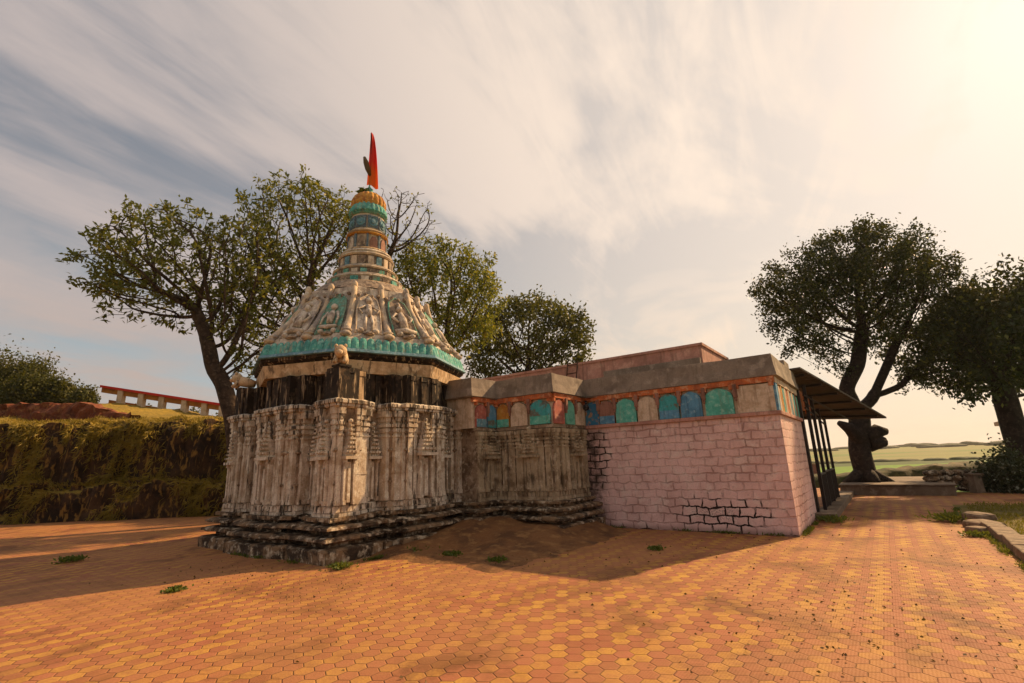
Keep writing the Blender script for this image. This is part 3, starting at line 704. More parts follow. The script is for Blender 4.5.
# shoulder and neck: rings of small niches between ledges
def ledge(r_, z, h=.07, mat='tower', n=40, name='ledge', lobes=0):
    mb = MB(); mb.lathe(C, [(r_-.10, z), (r_-.01, z), (r_+.02, z+h*.5), (r_-.01, z+h), (r_-.10, z+h+.02)], n); return mb.build(name, mat, T, smooth=False)
def tier(r_, z0, z1, n, mats, name='niche_tier', taper=0):
    mb = MB(); mb.lathe(C, [(r_, z0), (r_-taper, z1)], 48); tr = mb.build(name, 'tower_dark', T)
    groups = {}
    for k_ in range(n):
        a = 2*math.pi*(k_+.5)/n; o_ = (C[0]+(r_-taper*.5)*math.cos(a), C[1]+(r_-taper*.5)*math.sin(a)); tn = (math.cos(a), math.sin(a)); tu = (-tn[1], tn[0])
        mt = mats[k_ % len(mats)]; mbb = MB(); w_ = 2*math.pi*r_/n*.34
        mbb.fbox((o_, tu, tn), -w_, w_, -.06, .03, z0+.02, z1-.02); mbb.build('tier_block', mt, tr)
mb = MB(); mb.lathe(C, [(1.50, 5.93), (1.22, 6.22)], 48); mb.build('shoulder', 'tower_dark', T)
def rough_ring(mb):
    mb.v = [(x+.008*mn.noise(Vector((x*6, y*6, z*6))), y+.008*mn.noise(Vector((x*6, y*6, z*6+9))), z+.012*mn.noise(Vector((x*5, y*5, 3)))) for x, y, z in mb.v]
tier(1.34, 5.95, 6.10, 26, ['turq', 'tower_dark', 'turq_worn', 'tower'], taper=.09); ledge(1.27, 6.10, .08, 'tower'); ledge(1.18, 6.20, .05, 'lime')
tier(1.06, 6.24, 6.42, 24, ['turq', 'tower', 'turq_worn', 'tower_dark'], taper=.05); ledge(1.03, 6.42, .07); ledge(.94, 6.50, .06, 'rib')
tier(.82, 6.58, 6.72, 22, ['tower_dark', 'turq_worn', 'tower', 'turq']); ledge(.86, 6.73, .07, 'rib'); ledge(.78, 6.81, .05, 'tower')
tier(.69, 6.87, 7.14, 20, ['cream', 'tower_dark', 'rib', 'skyblue']); ledge(.74, 7.15, .08, 'rib'); ledge(.69, 7.25, .09, 'tower'); ledge(.62, 7.35, .07, 'lime')
mb = MB(); mb.lathe(C, [(.53, 7.40), (.50, 7.86)], 40); nk = mb.build('neck', 'rib', T)
for k_ in range(10):
    a = 2*math.pi*(k_+.5)/10; o_ = (C[0]+.50*math.cos(a), C[1]+.50*math.sin(a)); tn = (math.cos(a), math.sin(a)); tu = (-tn[1], tn[0])
    m1 = MB(); m1.fbox((o_, tu, tn), -.105, .105, -.05, .035, 7.46, 7.66); m1.fbox((o_, tu, tn), -.105, .105, -.05, .035, 7.66, 7.78, .06)
    m1.build('neck_niche', ['brownpink', 'tower', 'tower_dark'][k_ % 3], nk)
    a += math.pi/10; o_ = (C[0]+.505*math.cos(a), C[1]+.505*math.sin(a)); tn = (math.cos(a), math.sin(a)); tu = (-tn[1], tn[0])
    m1 = MB(); m1.fbox((o_, tu, tn), -.028, .028, -.05, .04, 7.42, 7.85); m1.build('neck_post', 'slate', nk)
ledge(.56, 7.85, .06, 'ochre'); ledge(.545, 7.93, .06, 'rib')
mb = MB(); mb.lathe(C, [(.46, 7.98), (.455, 8.52)], 40); dr_ = mb.build('drum', 'rib', T)
for k_ in range(9):
    a = 2*math.pi*(k_+.5)/9; cx_, cy_ = C[0]+.46*math.cos(a), C[1]+.46*math.sin(a); n_ = Vector((math.cos(a), math.sin(a), 0)); u = Vector((-n_.y, n_.x, 0)); cc = Vector((cx_, cy_, 8.25))
    m1 = MB(); m1.fbox(((cx_, cy_), (u.x, u.y), (n_.x, n_.y)), -.145, .145, -.04, .012, 8.07, 8.43); m1.build('medallion_panel', 'slate', dr_)
    m1 = MB(); m1.rings([[cc+u*(r_*math.cos(t_))+Vector((0, 0, r_*1.1*math.sin(t_)))+n_*dp for t_ in [2*math.pi*j/18 for j in range(18)]] for r_, dp in ((.13, -.05), (.13, .02), (.12, .04), (.105, .02), (.06, .02), (.055, .05), (.02, .055))])
    m1.build('medallion', 'skyblue', dr_)
ledge(.49, 8.50, .06, 'turq_worn')
mb = MB(); mb.lathe(C, [(.45, 8.55), (.515, 8.60), (.50, 8.72), (.46, 8.80), (.43, 8.86)], 96, lobes=24, amp=.05); mb.build('scallop_collar', 'turq', T)
mb = MB(); mb.lathe(C, [(.42, 8.80), (.455, 8.90), (.45, 9.02), (.40, 9.15), (.30, 9.25), (.16, 9.29)], 96, lobes=20, amp=.09); mb.build('ribbed_dome', 'gold', T)
mb = MB(); mb.lathe(C, [(.20, 9.26), (.22, 9.32), (.13, 9.36), (.09, 9.43), (.11, 9.48), (.04, 9.55), (.02, 9.62)], 20); mb.build('finial', 'turq', T, smooth=True)

# stone part of the hall, joined to the shrine
HP = [(-11.6, -2.35), (-6.30, -2.35), (-6.30, -1.6), (-4.60, -1.6), (-4.60, 3.4), (-11.6, 3.4)]
mb = MB(); moulded(mb, HP, [(-.05, .42), (.22, .42), (.24, .39), (.25, .20), (.315, .20), (.32, .36), (.35, .41), (.40, .40), (.425, .33), (.43, .16), (.495, .16), (.50, .30), (.53, .37), (.575, .36), (.60, .28), (.605, .10), (.67, .10), (.675, .20), (.733, .20), (.738, .05)])
wearing(mb.build('hall_plinth', 'plinth', T, bevel=.012), .07, .35, 3)
mb = MB(); moulded(mb, HP, [(.70, 0), (2.40, 0), (2.402, .05), (2.47, .05)]); mb.build('hall_stone_wall', 'stone_recess', T)
for o_, u, n_, L_, full in ((( -6.30, -2.35), (0, 1), (1, 0), .75, 1), ((-6.30, -1.6), (1, 0), (0, -1), 1.7, 1), ((-4.6, -1.6), (0, 1), (1, 0), 1.6, 1)):
    fr = (o_, u, n_)
    m1 = MB(); m1.fbox(fr, 0, L_, -.02, .06, .74, .82); m1.fbox(fr, 0, L_, -.02, .03, .82, .95)
    for q in range(int(L_/.12)): m1.fbox(fr, q*.12+.02, q*.12+.10, .02, .06, .83, .93, .01)
    m1.fbox(fr, 0, L_, -.02, .045, 1.50, 1.54)
    m1.build('hall_frieze', 'dark_hall_stone', T)
    nst = max(4, int(L_/.21)); st_ = [(i+.5)*L_/nst for i in range(nst)]
    for i, q in enumerate(st_):
        m1 = MB(); pilaster(m1, fr, q, .13 if i % 2 else .18, .05+.03*(i % 2), .95, 2.38); m1.build('pilaster', 'dark_hall_stone', T)
    m1 = MB(); niche(m1, fr, L_*.62, .5, .95, 2.5, .11); m1.fbox(fr, L_*.62-.22, L_*.62+.22, -.02, .15, 1.86, 2.05); m1.build('niche', 'dark_hall_stone', T)

# pink block wall of the later hall
KP = [(-4.60, 0), (0, 0), (0, 3.3), (-3.2, 3.3), (-3.2, 11.2), (-4.60, 11.2)]
mb = MB(); mb.rings([[(x, y, z) for x, y in offset_poly(KP, d)] for z, d in ((-.05, .0), (2.40, 0))], False, True)
mb.build('pink_wall', 'pink', T)
mb = MB(); mb.box(-4.54, .05, -.06, 3.36, 2.402, 2.485); mb.build('cornice', 'pinkplain', T, bevel=.012)
# painted band: backing, arches in relief, bracket drips
BP = [(-11.5, -2.55), (-6.28, -2.55), (-6.28, -1.58), (-4.56, -1.58), (-4.56, .02), (-.02, .02), (-.02, 3.25), (-4.5, 3.28), (-4.5, 8.15), (-11.5, 8.15)]
mb = MB(); moulded(mb, BP, [(2.46, -.02), (3.22, -.02)], cap1=True); mb.build('painted_band', 'cream', T)
def arch(fr, u0, u1, z0, z1, mat, d=.035, square=False, foot=None):
    m1 = MB(); um = (u0+u1)/2; hw = (u1-u0)/2; pr = [(u0, z0), (u1, z0)]
    if square: pr += [(u1, z1), (u0, z1)]
    else:
        zs = z1-min(.22, hw*.9)
        pr.append((u1, zs))
        for a in (25, 50, 72): pr.append((um+hw*math.cos(R(a)), zs+(z1-zs)*math.sin(R(a))*.92))
        pr.append((um, z1))
        for a in (108, 130, 155): pr.append((um+hw*math.cos(R(a)), zs+(z1-zs)*math.sin(R(a))*.92))
        pr.append((u0, zs))
    o_, u, n_ = fr
    def P(a, z, dd_): return (o_[0]+u[0]*a+n_[0]*dd_, o_[1]+u[1]*a+n_[1]*dd_, z)
    m1.rings([[P(a, z, -.03) for a, z in pr], [P(a, z, d) for a, z in pr]])
    ob = m1.build('painted_arch', mat, T)
    if foot:
        m2 = MB(); m2.fbox(fr, u0+.004, u1-.004, 0, d+.006, z0+.004, z0+.20); m2.build('arch_foot', foot, ob)
def spandrel(fr, u0, u1, arches, z0=2.86, z1=3.22, mat='orange'):
    """orange fascia over the arch heads, with a hanging bracket between neighbours"""
    m1 = MB(); m1.fbox(fr, u0, u1, -.03, .055, 3.10, z1); 
    for a, b_ in arches:
        m1.fbox(fr, a-.02, a+.10*(b_-a), -.03, .05, 3.02, 3.102); m1.fbox(fr, b_-.10*(b_-a), b_+.02, -.03, .05, 3.02, 3.102)
    m1.build('orange_fascia', mat, T)
    for a, b_ in arches[1:]:
        m2 = MB(); m2.fbox(fr, a-.05, a+.03, -.03, .085, 2.84, 3.12); m2.fbox(fr, a-.03, a+.01, -.03, .07, 2.76, 2.84); m2.build('bracket', 'brownpink', T)
FD = ((-4.56, .0), (1, 0), (0, -1))      # front of the pink hall
dl = [(.04, .42, 'blue_orange', None), (.44, .86, 'brownpink', 'blue'), (.90, 1.44, 'green', None), (1.48, 1.98, 'cream', None), (2.02, 2.50, 'teal', 'blue'), (2.54, 3.02, 'blue', None), (3.10, 3.70, 'green', None)]
for a, b_, mt, ft in dl: arch(FD, a, b_, 2.49, 3.08, mt, foot=ft)
arch(FD, 3.78, 4.52, 2.49, 3.07, 'cream', square=True)
spandrel(FD, .02, 4.56, [(x[0], x[1]) for x in dl]+[(3.78, 4.52)])
FB = ((-6.28, -1.6), (1, 0), (0, -1))
dl = [(.06, .44, 'ochre', 'green'), (.50, 1.0, 'cream', None), (1.08, 1.66, 'teal', 'green')]
for a, b_, mt, ft in dl: arch(FB, a, b_, 2.49, 3.08, mt, foot=ft)
spandrel(FB, .02, 1.72, [(x[0], x[1]) for x in dl])
FC = ((-4.56, -1.58), (0, 1), (1, 0))
dl = [(.02, .48, 'brick_red', None), (.56, .98, 'mint', None), (1.04, 1.52, 'cream', None)]
for a, b_, mt, ft in dl: arch(FC, a, b_, 2.49, 3.08, mt, foot=ft)
spandrel(FC, .02, 1.56, [(x[0], x[1]) for x in dl])
FA = ((-6.28, -2.55), (0, 1), (1, 0))
dl = [(.14, .52, 'brick_red', 'skyblue'), (.57, .92, 'blue', 'teal')]
for a, b_, mt, ft in dl: arch(FA, a, b_, 2.49, 3.06, mt, foot=ft)
spandrel(FA, .0, .95, [(x[0], x[1]) for x in dl])
FE = ((-.02, .0), (0, 1), (1, 0))
cs = ['blue', 'cream', 'ochre', 'turq', 'cream', 'orange', 'cream', 'skyblue', 'cream', 'teal', 'brownpink', 'mint']
for i, mt in enumerate(cs): arch(FE, .02+i*.268, .25+i*.268, 2.49, 3.08-.04*(i % 2), mt, d=.03, square=(i % 3 == 0))
m1 = MB(); m1.fbox(FE, .0, 3.25, -.03, .04, 3.08, 3.22); m1.build('cream_fascia', 'cream', T)
# concrete parapet, leaning out a little and a little uneven
mb = MB(); moulded(mb, BP, [(3.20, .03), (3.23, .10), (3.44, .06), (3.70, .035), (3.705, -.12), (3.5, -.14)], cap0=True, cap1=True); pp_ = mb.build('parapet', 'concrete', T)
sb_ = pp_.modifiers.new('subdiv', 'SUBSURF'); sb_.subdivision_type = 'SIMPLE'; sb_.levels = sb_.render_levels = 5
tx_ = bpy.data.textures.new('wear', 'CLOUDS'); tx_.noise_scale = .6; dm_ = pp_.modifiers.new('wear', 'DISPLACE'); dm_.texture = tx_; dm_.strength = .05; dm_.mid_level = .5; dm_.texture_coords = 'LOCAL'
mb = MB(); mb.box(-.9, -.05, 2.4, 3.2, 3.5, 3.93); mb.build('parapet_block', 'concrete', T, bevel=.01)
mb = MB(); mb.box(-9.4, -1.80, 1.55, 4.3, 3.45, 4.50); rb = mb.build('roof_room', 'pinkplain', T)
mb = MB(); mb.box(-9.44, -1.76, 1.51, 4.34, 4.46, 4.53); mb.build('roof_edge', 'pinkplain', rb)
mb = MB(); mb.box(-4.6, -1.83, 1.40, 1.547, 3.5, 4.12); mb.build('plaster_patch', 'concrete', rb)
mb = MB()
mb.tube([(-4.5, -.02, 3.12), (-4.42, -.16, 3.10), (-4.38, -.22, 3.02)], [.03, .03, .03], 8); mb.build('water_spout', 'iron', T)
mb = MB(); mb.ball((-4.36, -.28, 2.93), .085, 10, 7, .12); mb.build('loudspeaker', 'iron', T)

# veranda along the right side
mb = MB(); mb.box(-.02, .42, 2.9, 11.5, -.05, .16); mb.build('veranda_step', 'step', T, bevel=.015)
vp = [(.22, 3.05, 3.74), (1.86, 9.6, 2.66), (-.9, 10.2, 2.85), (-.9, 3.05, 3.70)]
mb = MB(); mb.rings([[p for p in vp], [(x, y, z+.05) for x, y, z in vp]]); mb.build('veranda_roof', 'tin', T)
mb = MB()
for q in range(34):
    f_ = (q+.5)/34; y0_ = 3.05+6.55*f_; xa = .22+1.64*f_; za = 3.74-1.08*f_; zb = 3.70-.85*f_
    mb.tube([(xa, y0_, za-.005), (-.9, y0_+.5*f_, zb-.005)], .022, 5)
mb.build('sheet_corrugation', 'tin', T)
for q in range(6):
    f_ = (q+.3)/6; y0_ = 3.05+6.55*f_; m1 = MB(); m1.tube([(.22+1.64*f_-.05, y0_, 3.74-1.08*f_-.07), (-.9, y0_+.5*f_, 3.70-.85*f_-.07)], .035, 6); m1.build('rafter', 'iron', T)
for i, (y, zt) in enumerate(((3.9, 3.42), (5.2, 3.2), (6.7, 2.95), (8.4, 2.72))):
    mb = MB(); mb.box(.10, .18, y-.04, y+.04, .16, zt); mb.build('veranda_post', 'iron', T)
mb = MB(); mb.tube([(.14, 3.4, 2.75), (.14, 8.5, 2.5)], .025, 6); mb.tube([(.14, 3.4, 2.95), (.14, 8.5, 2.62)], .02, 6); mb.tube([(.14, 3.5, 3.1), (.9, 8.5, 2.6)], .02, 6); mb.build('roof_tie', 'iron', T)
for a, b_, h in ((4.0, 5.16, 1.02), (5.26, 8.36, 1.05)):
    mb = MB(); mb.box(.11, .16, a, b_, .2, h)
    k_ = int((b_-a)/.12)
    for q in range(k_): mb.box(.10, .17, a+q*.12+.04, a+q*.12+.065, .2, h+.02)
    mb.box(.09, .18, a, b_, h, h+.04); mb.build('railing_panel', 'iron', T)
mb = MB(); mb.box(-.06, .06, 3.3, 3.5, 0, 3.4); mb.build('corner_pillar', 'iron', T)
for y in (3.75, 4.15, 5.6, 6.1): 
    mb = MB(); mb.box(-.1, .02, y, y+.3, 2.75, 3.28); mb.build('orange_bracket', 'orange', T)

# ladder leaning on the roof room
ld = empty('ladder', glo(-5.55, 1.30, 3.45), TH); tag(ld, 'dark iron ladder standing against the pink roof room behind the parapet', 'ladder')
for s_ in (-.17, .17):
    mb = MB(); mb.tube([(s_, -.28, -.0), (s_, .02, 1.10)], .022, 6); mb.build('rail', 'rust', ld)
for k_ in range(4):
    mb = MB(); z = .18+k_*.27; mb.tube([(-.17, -.28+.27*z, z), (.17, -.28+.27*z, z)], .018, 6); mb.build('rung', 'rust', ld)

# flag on the finial
fl = empty('flag', glo(C[0], C[1], 9.42), 0); tag(fl, 'orange red pennant flag tied to a pole on top of the temple tower', 'flag')
mb = MB(); mb.tube([(0, 0, -.1), (.02, 0, .9), (-.02, 0, 1.98)], [.022, .02, .012], 7); mb.build('flag_pole', 'rust', fl)
mt_, t_, b_, o_ = new_mat('saffron_cloth')
tcol = t_.mix(t_.ramp(t_.sep(obj_co(t_))[2], .5, 1.1), (.85, .20, .02), (.80, .05, .03)); t_.put(b_.inputs['Base Color'], tcol); b_.inputs['Roughness'].default_value = .7
tr_ = t_.n('ShaderNodeBsdfTranslucent'); t_.put(tr_.inputs[0], tcol); mx_ = t_.n('ShaderNodeMixShader'); mx_.inputs[0].default_value = .4
t_.L.new(b_.outputs[0], mx_.inputs[1]); t_.L.new(tr_.outputs[0], mx_.inputs[2]); t_.L.new(mx_.outputs[0], o_.inputs[0]); M['cloth'] = mt_
mb = MB(); nr = 14; nc = 7
for sgn in (1, -1):
    k0 = len(mb.v)
    for i in range(nr):
        f_ = i/(nr-1); z = 1.98-1.75*f_; w_ = .05+.38*f_**.75*(1-.15*f_)
        for j in range(nc):
            g_ = j/(nc-1); mb.v.append((-.07*f_+w_*g_-.02, .06*math.sin(9*g_+2*f_)*(.4+g_)+sgn*.004, z-.16*g_*f_+.03*math.sin(5*g_)*f_))
    for i in range(nr-1):
        for j in range(nc-1):
            a = k0+i*nc+j; q = (a, a+1, a+nc+1, a+nc); mb.f.append(q if sgn > 0 else q[::-1])
mb.build('flag_cloth', 'cloth', fl, smooth=True)
mb = MB(); mb.tube([(-.17, -.05, 1.12), (-.12, -.06, .95), (-.05, -.07, .72), (.02, -.07, .50)], [.04, .075, .08, .04], 8); mb.build('rolled_cloth', 'dead', fl, smooth=True)

# ------------------------------------------------------------------ trees
def smooth_r(n): return n
def colonize(base, trunk, ells, natt, step, infl, kill, seed, tipr=.012, power=2.3, iters=140, wob=.15, shell=.35, limbs=()):
    """grow a branch skeleton from a trunk polyline into ellipsoids (relative coordinates)"""
    rg = np.random.default_rng(seed); att = []
    vols = np.array([e[3]*e[4]*e[5] for e in ells]); vols = vols/vols.sum()
    for e, v in zip(ells, vols):
        n = int(natt*v)+3; d = rg.normal(size=(n, 3)); d /= np.linalg.norm(d, axis=1, keepdims=True)
        r_ = rg.uniform(shell, 1, n)**(.55)*(1+.16*(rg.random(n) < .22)); att.append(np.array(e[:3])+d*r_[:, None]*np.array(e[3:6]))
    att = np.concatenate(att)
    nodes = []; par = []
    tp = [Vector(p) for p in trunk]
    nodes.append(np.array(tp[0])); par.append(-1)
    for i in range(len(tp)-1):
        L_ = (tp[i+1]-tp[i]).length; k_ = max(1, int(L_/step))
        for q in range(1, k_+1): nodes.append(np.array(tp[i].lerp(tp[i+1], q/k_))); par.append(len(nodes)-2)
    for lb_ in limbs:
        q0 = min(range(len(nodes)), key=lambda q: np.linalg.norm(nodes[q]-np.array(lb_[0]))); last = q0
        for i in range(len(lb_)-1):
            a_, b_ = Vector(lb_[i]), Vector(lb_[i+1]); k_ = max(1, int((b_-a_).length/step))
            for q in range(1, k_+1): nodes.append(np.array(a_.lerp(b_, q/k_))); par.append(last); last = len(nodes)-1
    nodes = np.array(nodes); par = list(par); alive = np.ones(len(att), bool)
    ntr = len(nodes)
    best = np.full(len(att), 1e9); bi = np.zeros(len(att), int)
    d = np.linalg.norm(att[:, None]-nodes[None, ntr//2:], axis=2); bi = d.argmin(1)+ntr//2; best = d.min(1)
    for it in range(iters):
        act = alive & (best < infl*(3 if it < 12 else 1))
        if not act.any(): break
        ids = np.unique(bi[act]); new = []; npar = []
        for i in ids:
            a = att[act & (bi == i)]; v = a-nodes[i]; v /= np.linalg.norm(v, axis=1, keepdims=True)+1e-9
            g_ = v.sum(0)+rg.normal(size=3)*wob; l_ = np.linalg.norm(g_)
            if l_ < 1e-3: continue
            p = nodes[i]+g_/l_*step
            new.append(p); npar.append(i)
        if not new: break
        new = np.array(new); k0 = len(nodes); nodes = np.concatenate([nodes, new]); par += npar
        d = np.linalg.norm(att[:, None]-new[None], axis=2); m_ = d.min(1); am = d.argmin(1)+k0
        upd = m_ < best; best[upd] = m_[upd]; bi[upd] = am[upd]; alive &= best > kill
        if len(nodes) > 16000: break
    n = len(nodes); kids = [[] for _ in range(n)]
    for i, p in enumerate(par):
        if p >= 0: kids[p].append(i)
    rad = np.zeros(n)
    for i in range(n-1, -1, -1):
        rad[i] = tipr if not kids[i] else (sum(rad[k]**power for k in kids[i]))**(1/power)
    return nodes, par, kids, rad
def tree_mesh(nodes, par, kids, rad, trunk_n, base_r, minr=0.0):
    """returns trunk and limbs builders"""
    mb = MB(); s_ = base_r/rad[0]
    rad = rad*np.where(rad > .0, 1, 1)
    rr = np.where(rad > 0, rad, 0); k_ = math.log(base_r/rad[0])/math.log(rad[0]/rad.min()+1e-9)
    rr = rad*(rad/rad.min())**k_          # keeps the twigs, swells the trunk to its width
    chains = []; stack = [(0, None)]
    while stack:
        i, st = stack.pop()
        ch = [st] if st is not None else []
        while True:
            ch.append(i)
            if not kids[i]: break
            ks = sorted(kids[i], key=lambda q: -rad[q])
            for q in ks[1:]: stack.append((q, i))
            i = ks[0]
        if len(ch) > 1: chains.append((ch, st is not None))
    tm = MB()
    for ci, (ch, branch) in enumerate(chains):
        pts = [nodes[i] for i in ch]; rd = [rr[i] for i in ch]
        if branch: rd[0] = rd[1]
        if max(rd) < minr: continue
        sm_ = [np.array(p, float) for p in pts]
        for q in range(1, len(pts)-1): sm_[q] = (pts[q-1]+2*pts[q]+pts[q+1])/4
        big = max(rd)
        tm.tube([tuple(p) for p in sm_], rd, 9 if big > .08 else (6 if big > .03 else 4), caps=True)
    return tm, rr
def make_tree(name, label, base, trunk, ells, bark, leaf, natt, step, infl, kill, base_r, seed, leaf_len, leaf_w, per_tip, spread, tiprad=None, tipr=.012, rosette=True, leaf_r=.03, group=None, keep=1.0, flare=None, shell=.35, limbs=(), clump=-2, cfreq=.75):
    root = empty(name, base); tag(root, label, 'tree', group)
    nodes, par, kids, rad = colonize(base, trunk, ells, natt, step, infl, kill, seed, tipr, shell=shell, limbs=limbs)
    tm, rr = tree_mesh(nodes, par, kids, rad, len(trunk), base_r)
    if flare:
        for (a, L_, r_) in flare:
            tm.tube([(0, 0, .5), (math.cos(a)*L_*.5, math.sin(a)*L_*.5, .18), (math.cos(a)*L_, math.sin(a)*L_, -.05)], [r_, r_*.8, r_*.35], 7)
    tm.build('trunk', bark, root, smooth=True)
    rg = np.random.default_rng(seed+5)
    tips = [i for i in range(len(nodes)) if (rr[i] < leaf_r) and (not kids[i] or rg.random() < (.0 if rosette else .75))]
    tips = [i for i in tips if rg.random() < keep and (clump <= -1 or mn.noise(Vector(nodes[i])*cfreq+Vector((seed, 0, 0))) > clump)]
    P_, D_ = [], []
    cen = np.array([e[:3] for e in ells]).mean(0)
    for i in tips:
        pd = nodes[i]-nodes[par[i]]; pd /= np.linalg.norm(pd)+1e-9
        k_ = max(1, int(per_tip*rg.uniform(.5, 1.4)))
        dv = rg.normal(size=(k_, 3)); dv /= np.linalg.norm(dv, axis=1, keepdims=True)
        if rosette: D_.append(dv*1.0+pd*.55+np.array([0, 0, .15])); P_.append(nodes[i]+rg.normal(size=(k_, 3))*spread)
        else: D_.append(dv+np.array([0, 0, -.1])); P_.append(nodes[i]+rg.normal(size=(k_, 3))*spread)
    P_ = np.concatenate(P_); D_ = np.concatenate(D_)
    global rng; rng = np.random.default_rng(seed+9)
    mb = MB(); mb.quads(leafs(P_, D_, leaf_len, leaf_w)); mb.build('crown', leaf, root)
    print(name, 'nodes', len(nodes), 'leaves', len(P_), 'tips', len(tips))
    return root
def rel(b, *es): return [(e[0]-b[0], e[1]-b[1], e[2]-b[2])+tuple(e[3:]) for e in es]
def relp(b, *ps): return [(p[0]-b[0], p[1]-b[1], p[2]-b[2]) for p in ps]

b = (-9.0, 16.5, 0.0)
make_tree('frangipani_tree', 'leaning frangipani tree at far left with a spreading open crown beside the tower', b,
    relp(b, b, (-9.15, 16.5, 2.0), (-9.45, 16.5, 3.4), (-9.9, 16.5, 4.6), (-10.35, 16.5, 5.2)),
    rel(b, (-12.0, 16.5, 8.9, 2.9, 2.5, 2.1), (-13.5, 16.4, 8.1, 1.3, 1.4, 1.2), (-9.6, 16.6, 8.7, 1.7, 2.0, 2.0), (-9.2, 16.4, 6.3, 1.2, 1.4, .8)),
    'bark', 'leaf_plum', 2600, .17, 2.2, .27, .27, 21, .22, .042, 17, .09, tipr=.011)
b = (-7.6, 18.8, 0.0)
make_tree('frangipani_tree', 'tall frangipani tree directly behind the tower, its bare twigs showing right of the flag', b,
    relp(b, b, (-7.6, 18.8, 3.0), (-7.8, 18.8, 5.5), (-7.9, 18.8, 7.0)),
    rel(b, (-8.6, 18.6, 11.2, 2.5, 2.2, 2.3), (-9.6, 18.6, 8.2, 1.9, 2.0, 2.3), (-7.0, 18.8, 11.0, 1.9, 1.6, 1.7), (-9.6, 18.4, 5.6, 1.0, 1.0, .8)),
    'bark', 'leaf_plum', 3000, .17, 2.3, .28, .27, 33, .22, .042, 17, .09, tipr=.011)
b = (-5.2, 18.9, 0.0)
make_tree('bare_tree', 'almost leafless twiggy branches spreading right of the tower top', b,
    relp(b, b, (-5.3, 18.9, 4.0), (-5.4, 18.9, 8.0), (-5.1, 18.9, 9.8)),
    rel(b, (-4.3, 18.8, 11.7, 1.4, 1.1, 1.35), (-4.9, 18.8, 12.5, .9, .7, .8)),
    'bark', 'leaf_plum', 800, .14, 2.0, .22, .12, 41, .17, .035, 2, .05, tipr=.010, keep=.7)
b = (-2.9, 20.3, 0.0)
make_tree('leafy_tree', 'bright yellow green tree right of the tower with leaves lit by the sun', b,
    relp(b, b, (-2.8, 20.3, 2.5), (-2.9, 20.3, 5.0), (-2.8, 20.3, 6.3)),
    rel(b, (-3.0, 20.2, 9.3, 2.4, 2.0, 1.8), (-1.6, 20.1, 8.2, 1.3, 1.5, 1.7), (-4.3, 20.2, 10.2, 1.2, 1.2, 1.1), (-2.6, 20, 7.0, 1.2, 1.2, .9)),
    'bark', 'leaf_green', 3000, .17, 2.0, .27, .20, 52, .17, .042, 21, .13, tipr=.008, rosette=False, leaf_r=.02, clump=-.02, cfreq=1.3)
b = (.9, 27.5, 0.0)
make_tree('round_tree', 'dark rounded tree behind the hall roof right of the yellow green tree', b,
    relp(b, b, (.9, 27.5, 3.0), (.8, 27.5, 5.2)),
    rel(b, (1.0, 27.4, 9.1, 3.2, 2.6, 1.9), (3.0, 27.3, 8.5, 1.7, 1.8, 1.1), (-1.4, 27.4, 8.8, 1.6, 1.8, 1.7), (3.7, 27.2, 7.6, 1.1, 1.2, .7), (-1.0, 27.3, 7.1, 1.8, 1.5, .9), (2.3, 27.3, 6.9, 1.9, 1.5, .8)),
    'barkdark', 'leaf_dark', 2600, .22, 2.5, .34, .26, 64, .22, .065, 22, .2, tipr=.008, rosette=False, leaf_r=.022, clump=-.06, cfreq=1.2)
b = (14.3, 20.9, 0.35)
make_tree('shade_tree', 'large dark tree with a thick knotted trunk on the cement platform', b,
    relp(b, b, (14.2, 20.9, 1.6), (14.5, 20.9, 3.0), (14.2, 20.9, 4.0), (13.9, 20.9, 5.0)),
    rel(b, (15.4, 20.9, 8.8, 3.4, 3.0, 2.4), (13.0, 20.7, 8.3, 2.0, 2.2, 1.8), (17.6, 20.6, 7.1, 2.3, 2.2, 2.5), (16.4, 20.6, 9.7, 2.6, 2.0, 1.8), (14.6, 20.6, 10.2, 1.5, 1.4, 1.1), (18.2, 20.6, 9.0, 1.3, 1.4, 1.1), (18.6, 20.2, 6.2, 1.5, 1.6, 2.1), (15.6, 19.6, 6.2, 1.3, 1.2, .8), (12.6, 20.6, 6.4, 1.1, 1.2, .8), (12.0, 20.6, 9.3, .9, .9, .8), (18.0, 20.4, 5.2, 1.9, 1.5, 1.4), (19.0, 20.6, 8.2, 1.5, 1.4, 1.4), (16.6, 20.6, 11.2, .9, .9, .7)),
    'barkdark', 'leaf_deep', 6000, .2, 2.8, .3, .40, 77, .14, .040, 34, .15, tipr=.0065, rosette=False, leaf_r=.022, clump=-.10, cfreq=1.15, flare=[(0.2, 1.0, .3), (1.6, .9, .28), (3.2, 1.05, .3), (4.5, .9, .3), (5.5, .9, .25)], shell=.15, limbs=[relp(b, (14.3, 20.9, 3.1), (15.1, 20.8, 3.7), (15.9, 20.7, 5.0), (16.6, 20.6, 6.2)), relp(b, (15.2, 20.8, 3.8), (16.3, 20.6, 4.2), (17.3, 20.5, 5.2)), relp(b, (14.2, 20.9, 4.3), (14.8, 20.8, 5.2), (15.4, 20.8, 7.0))])
b = (19.3, 19.3, 0.0)
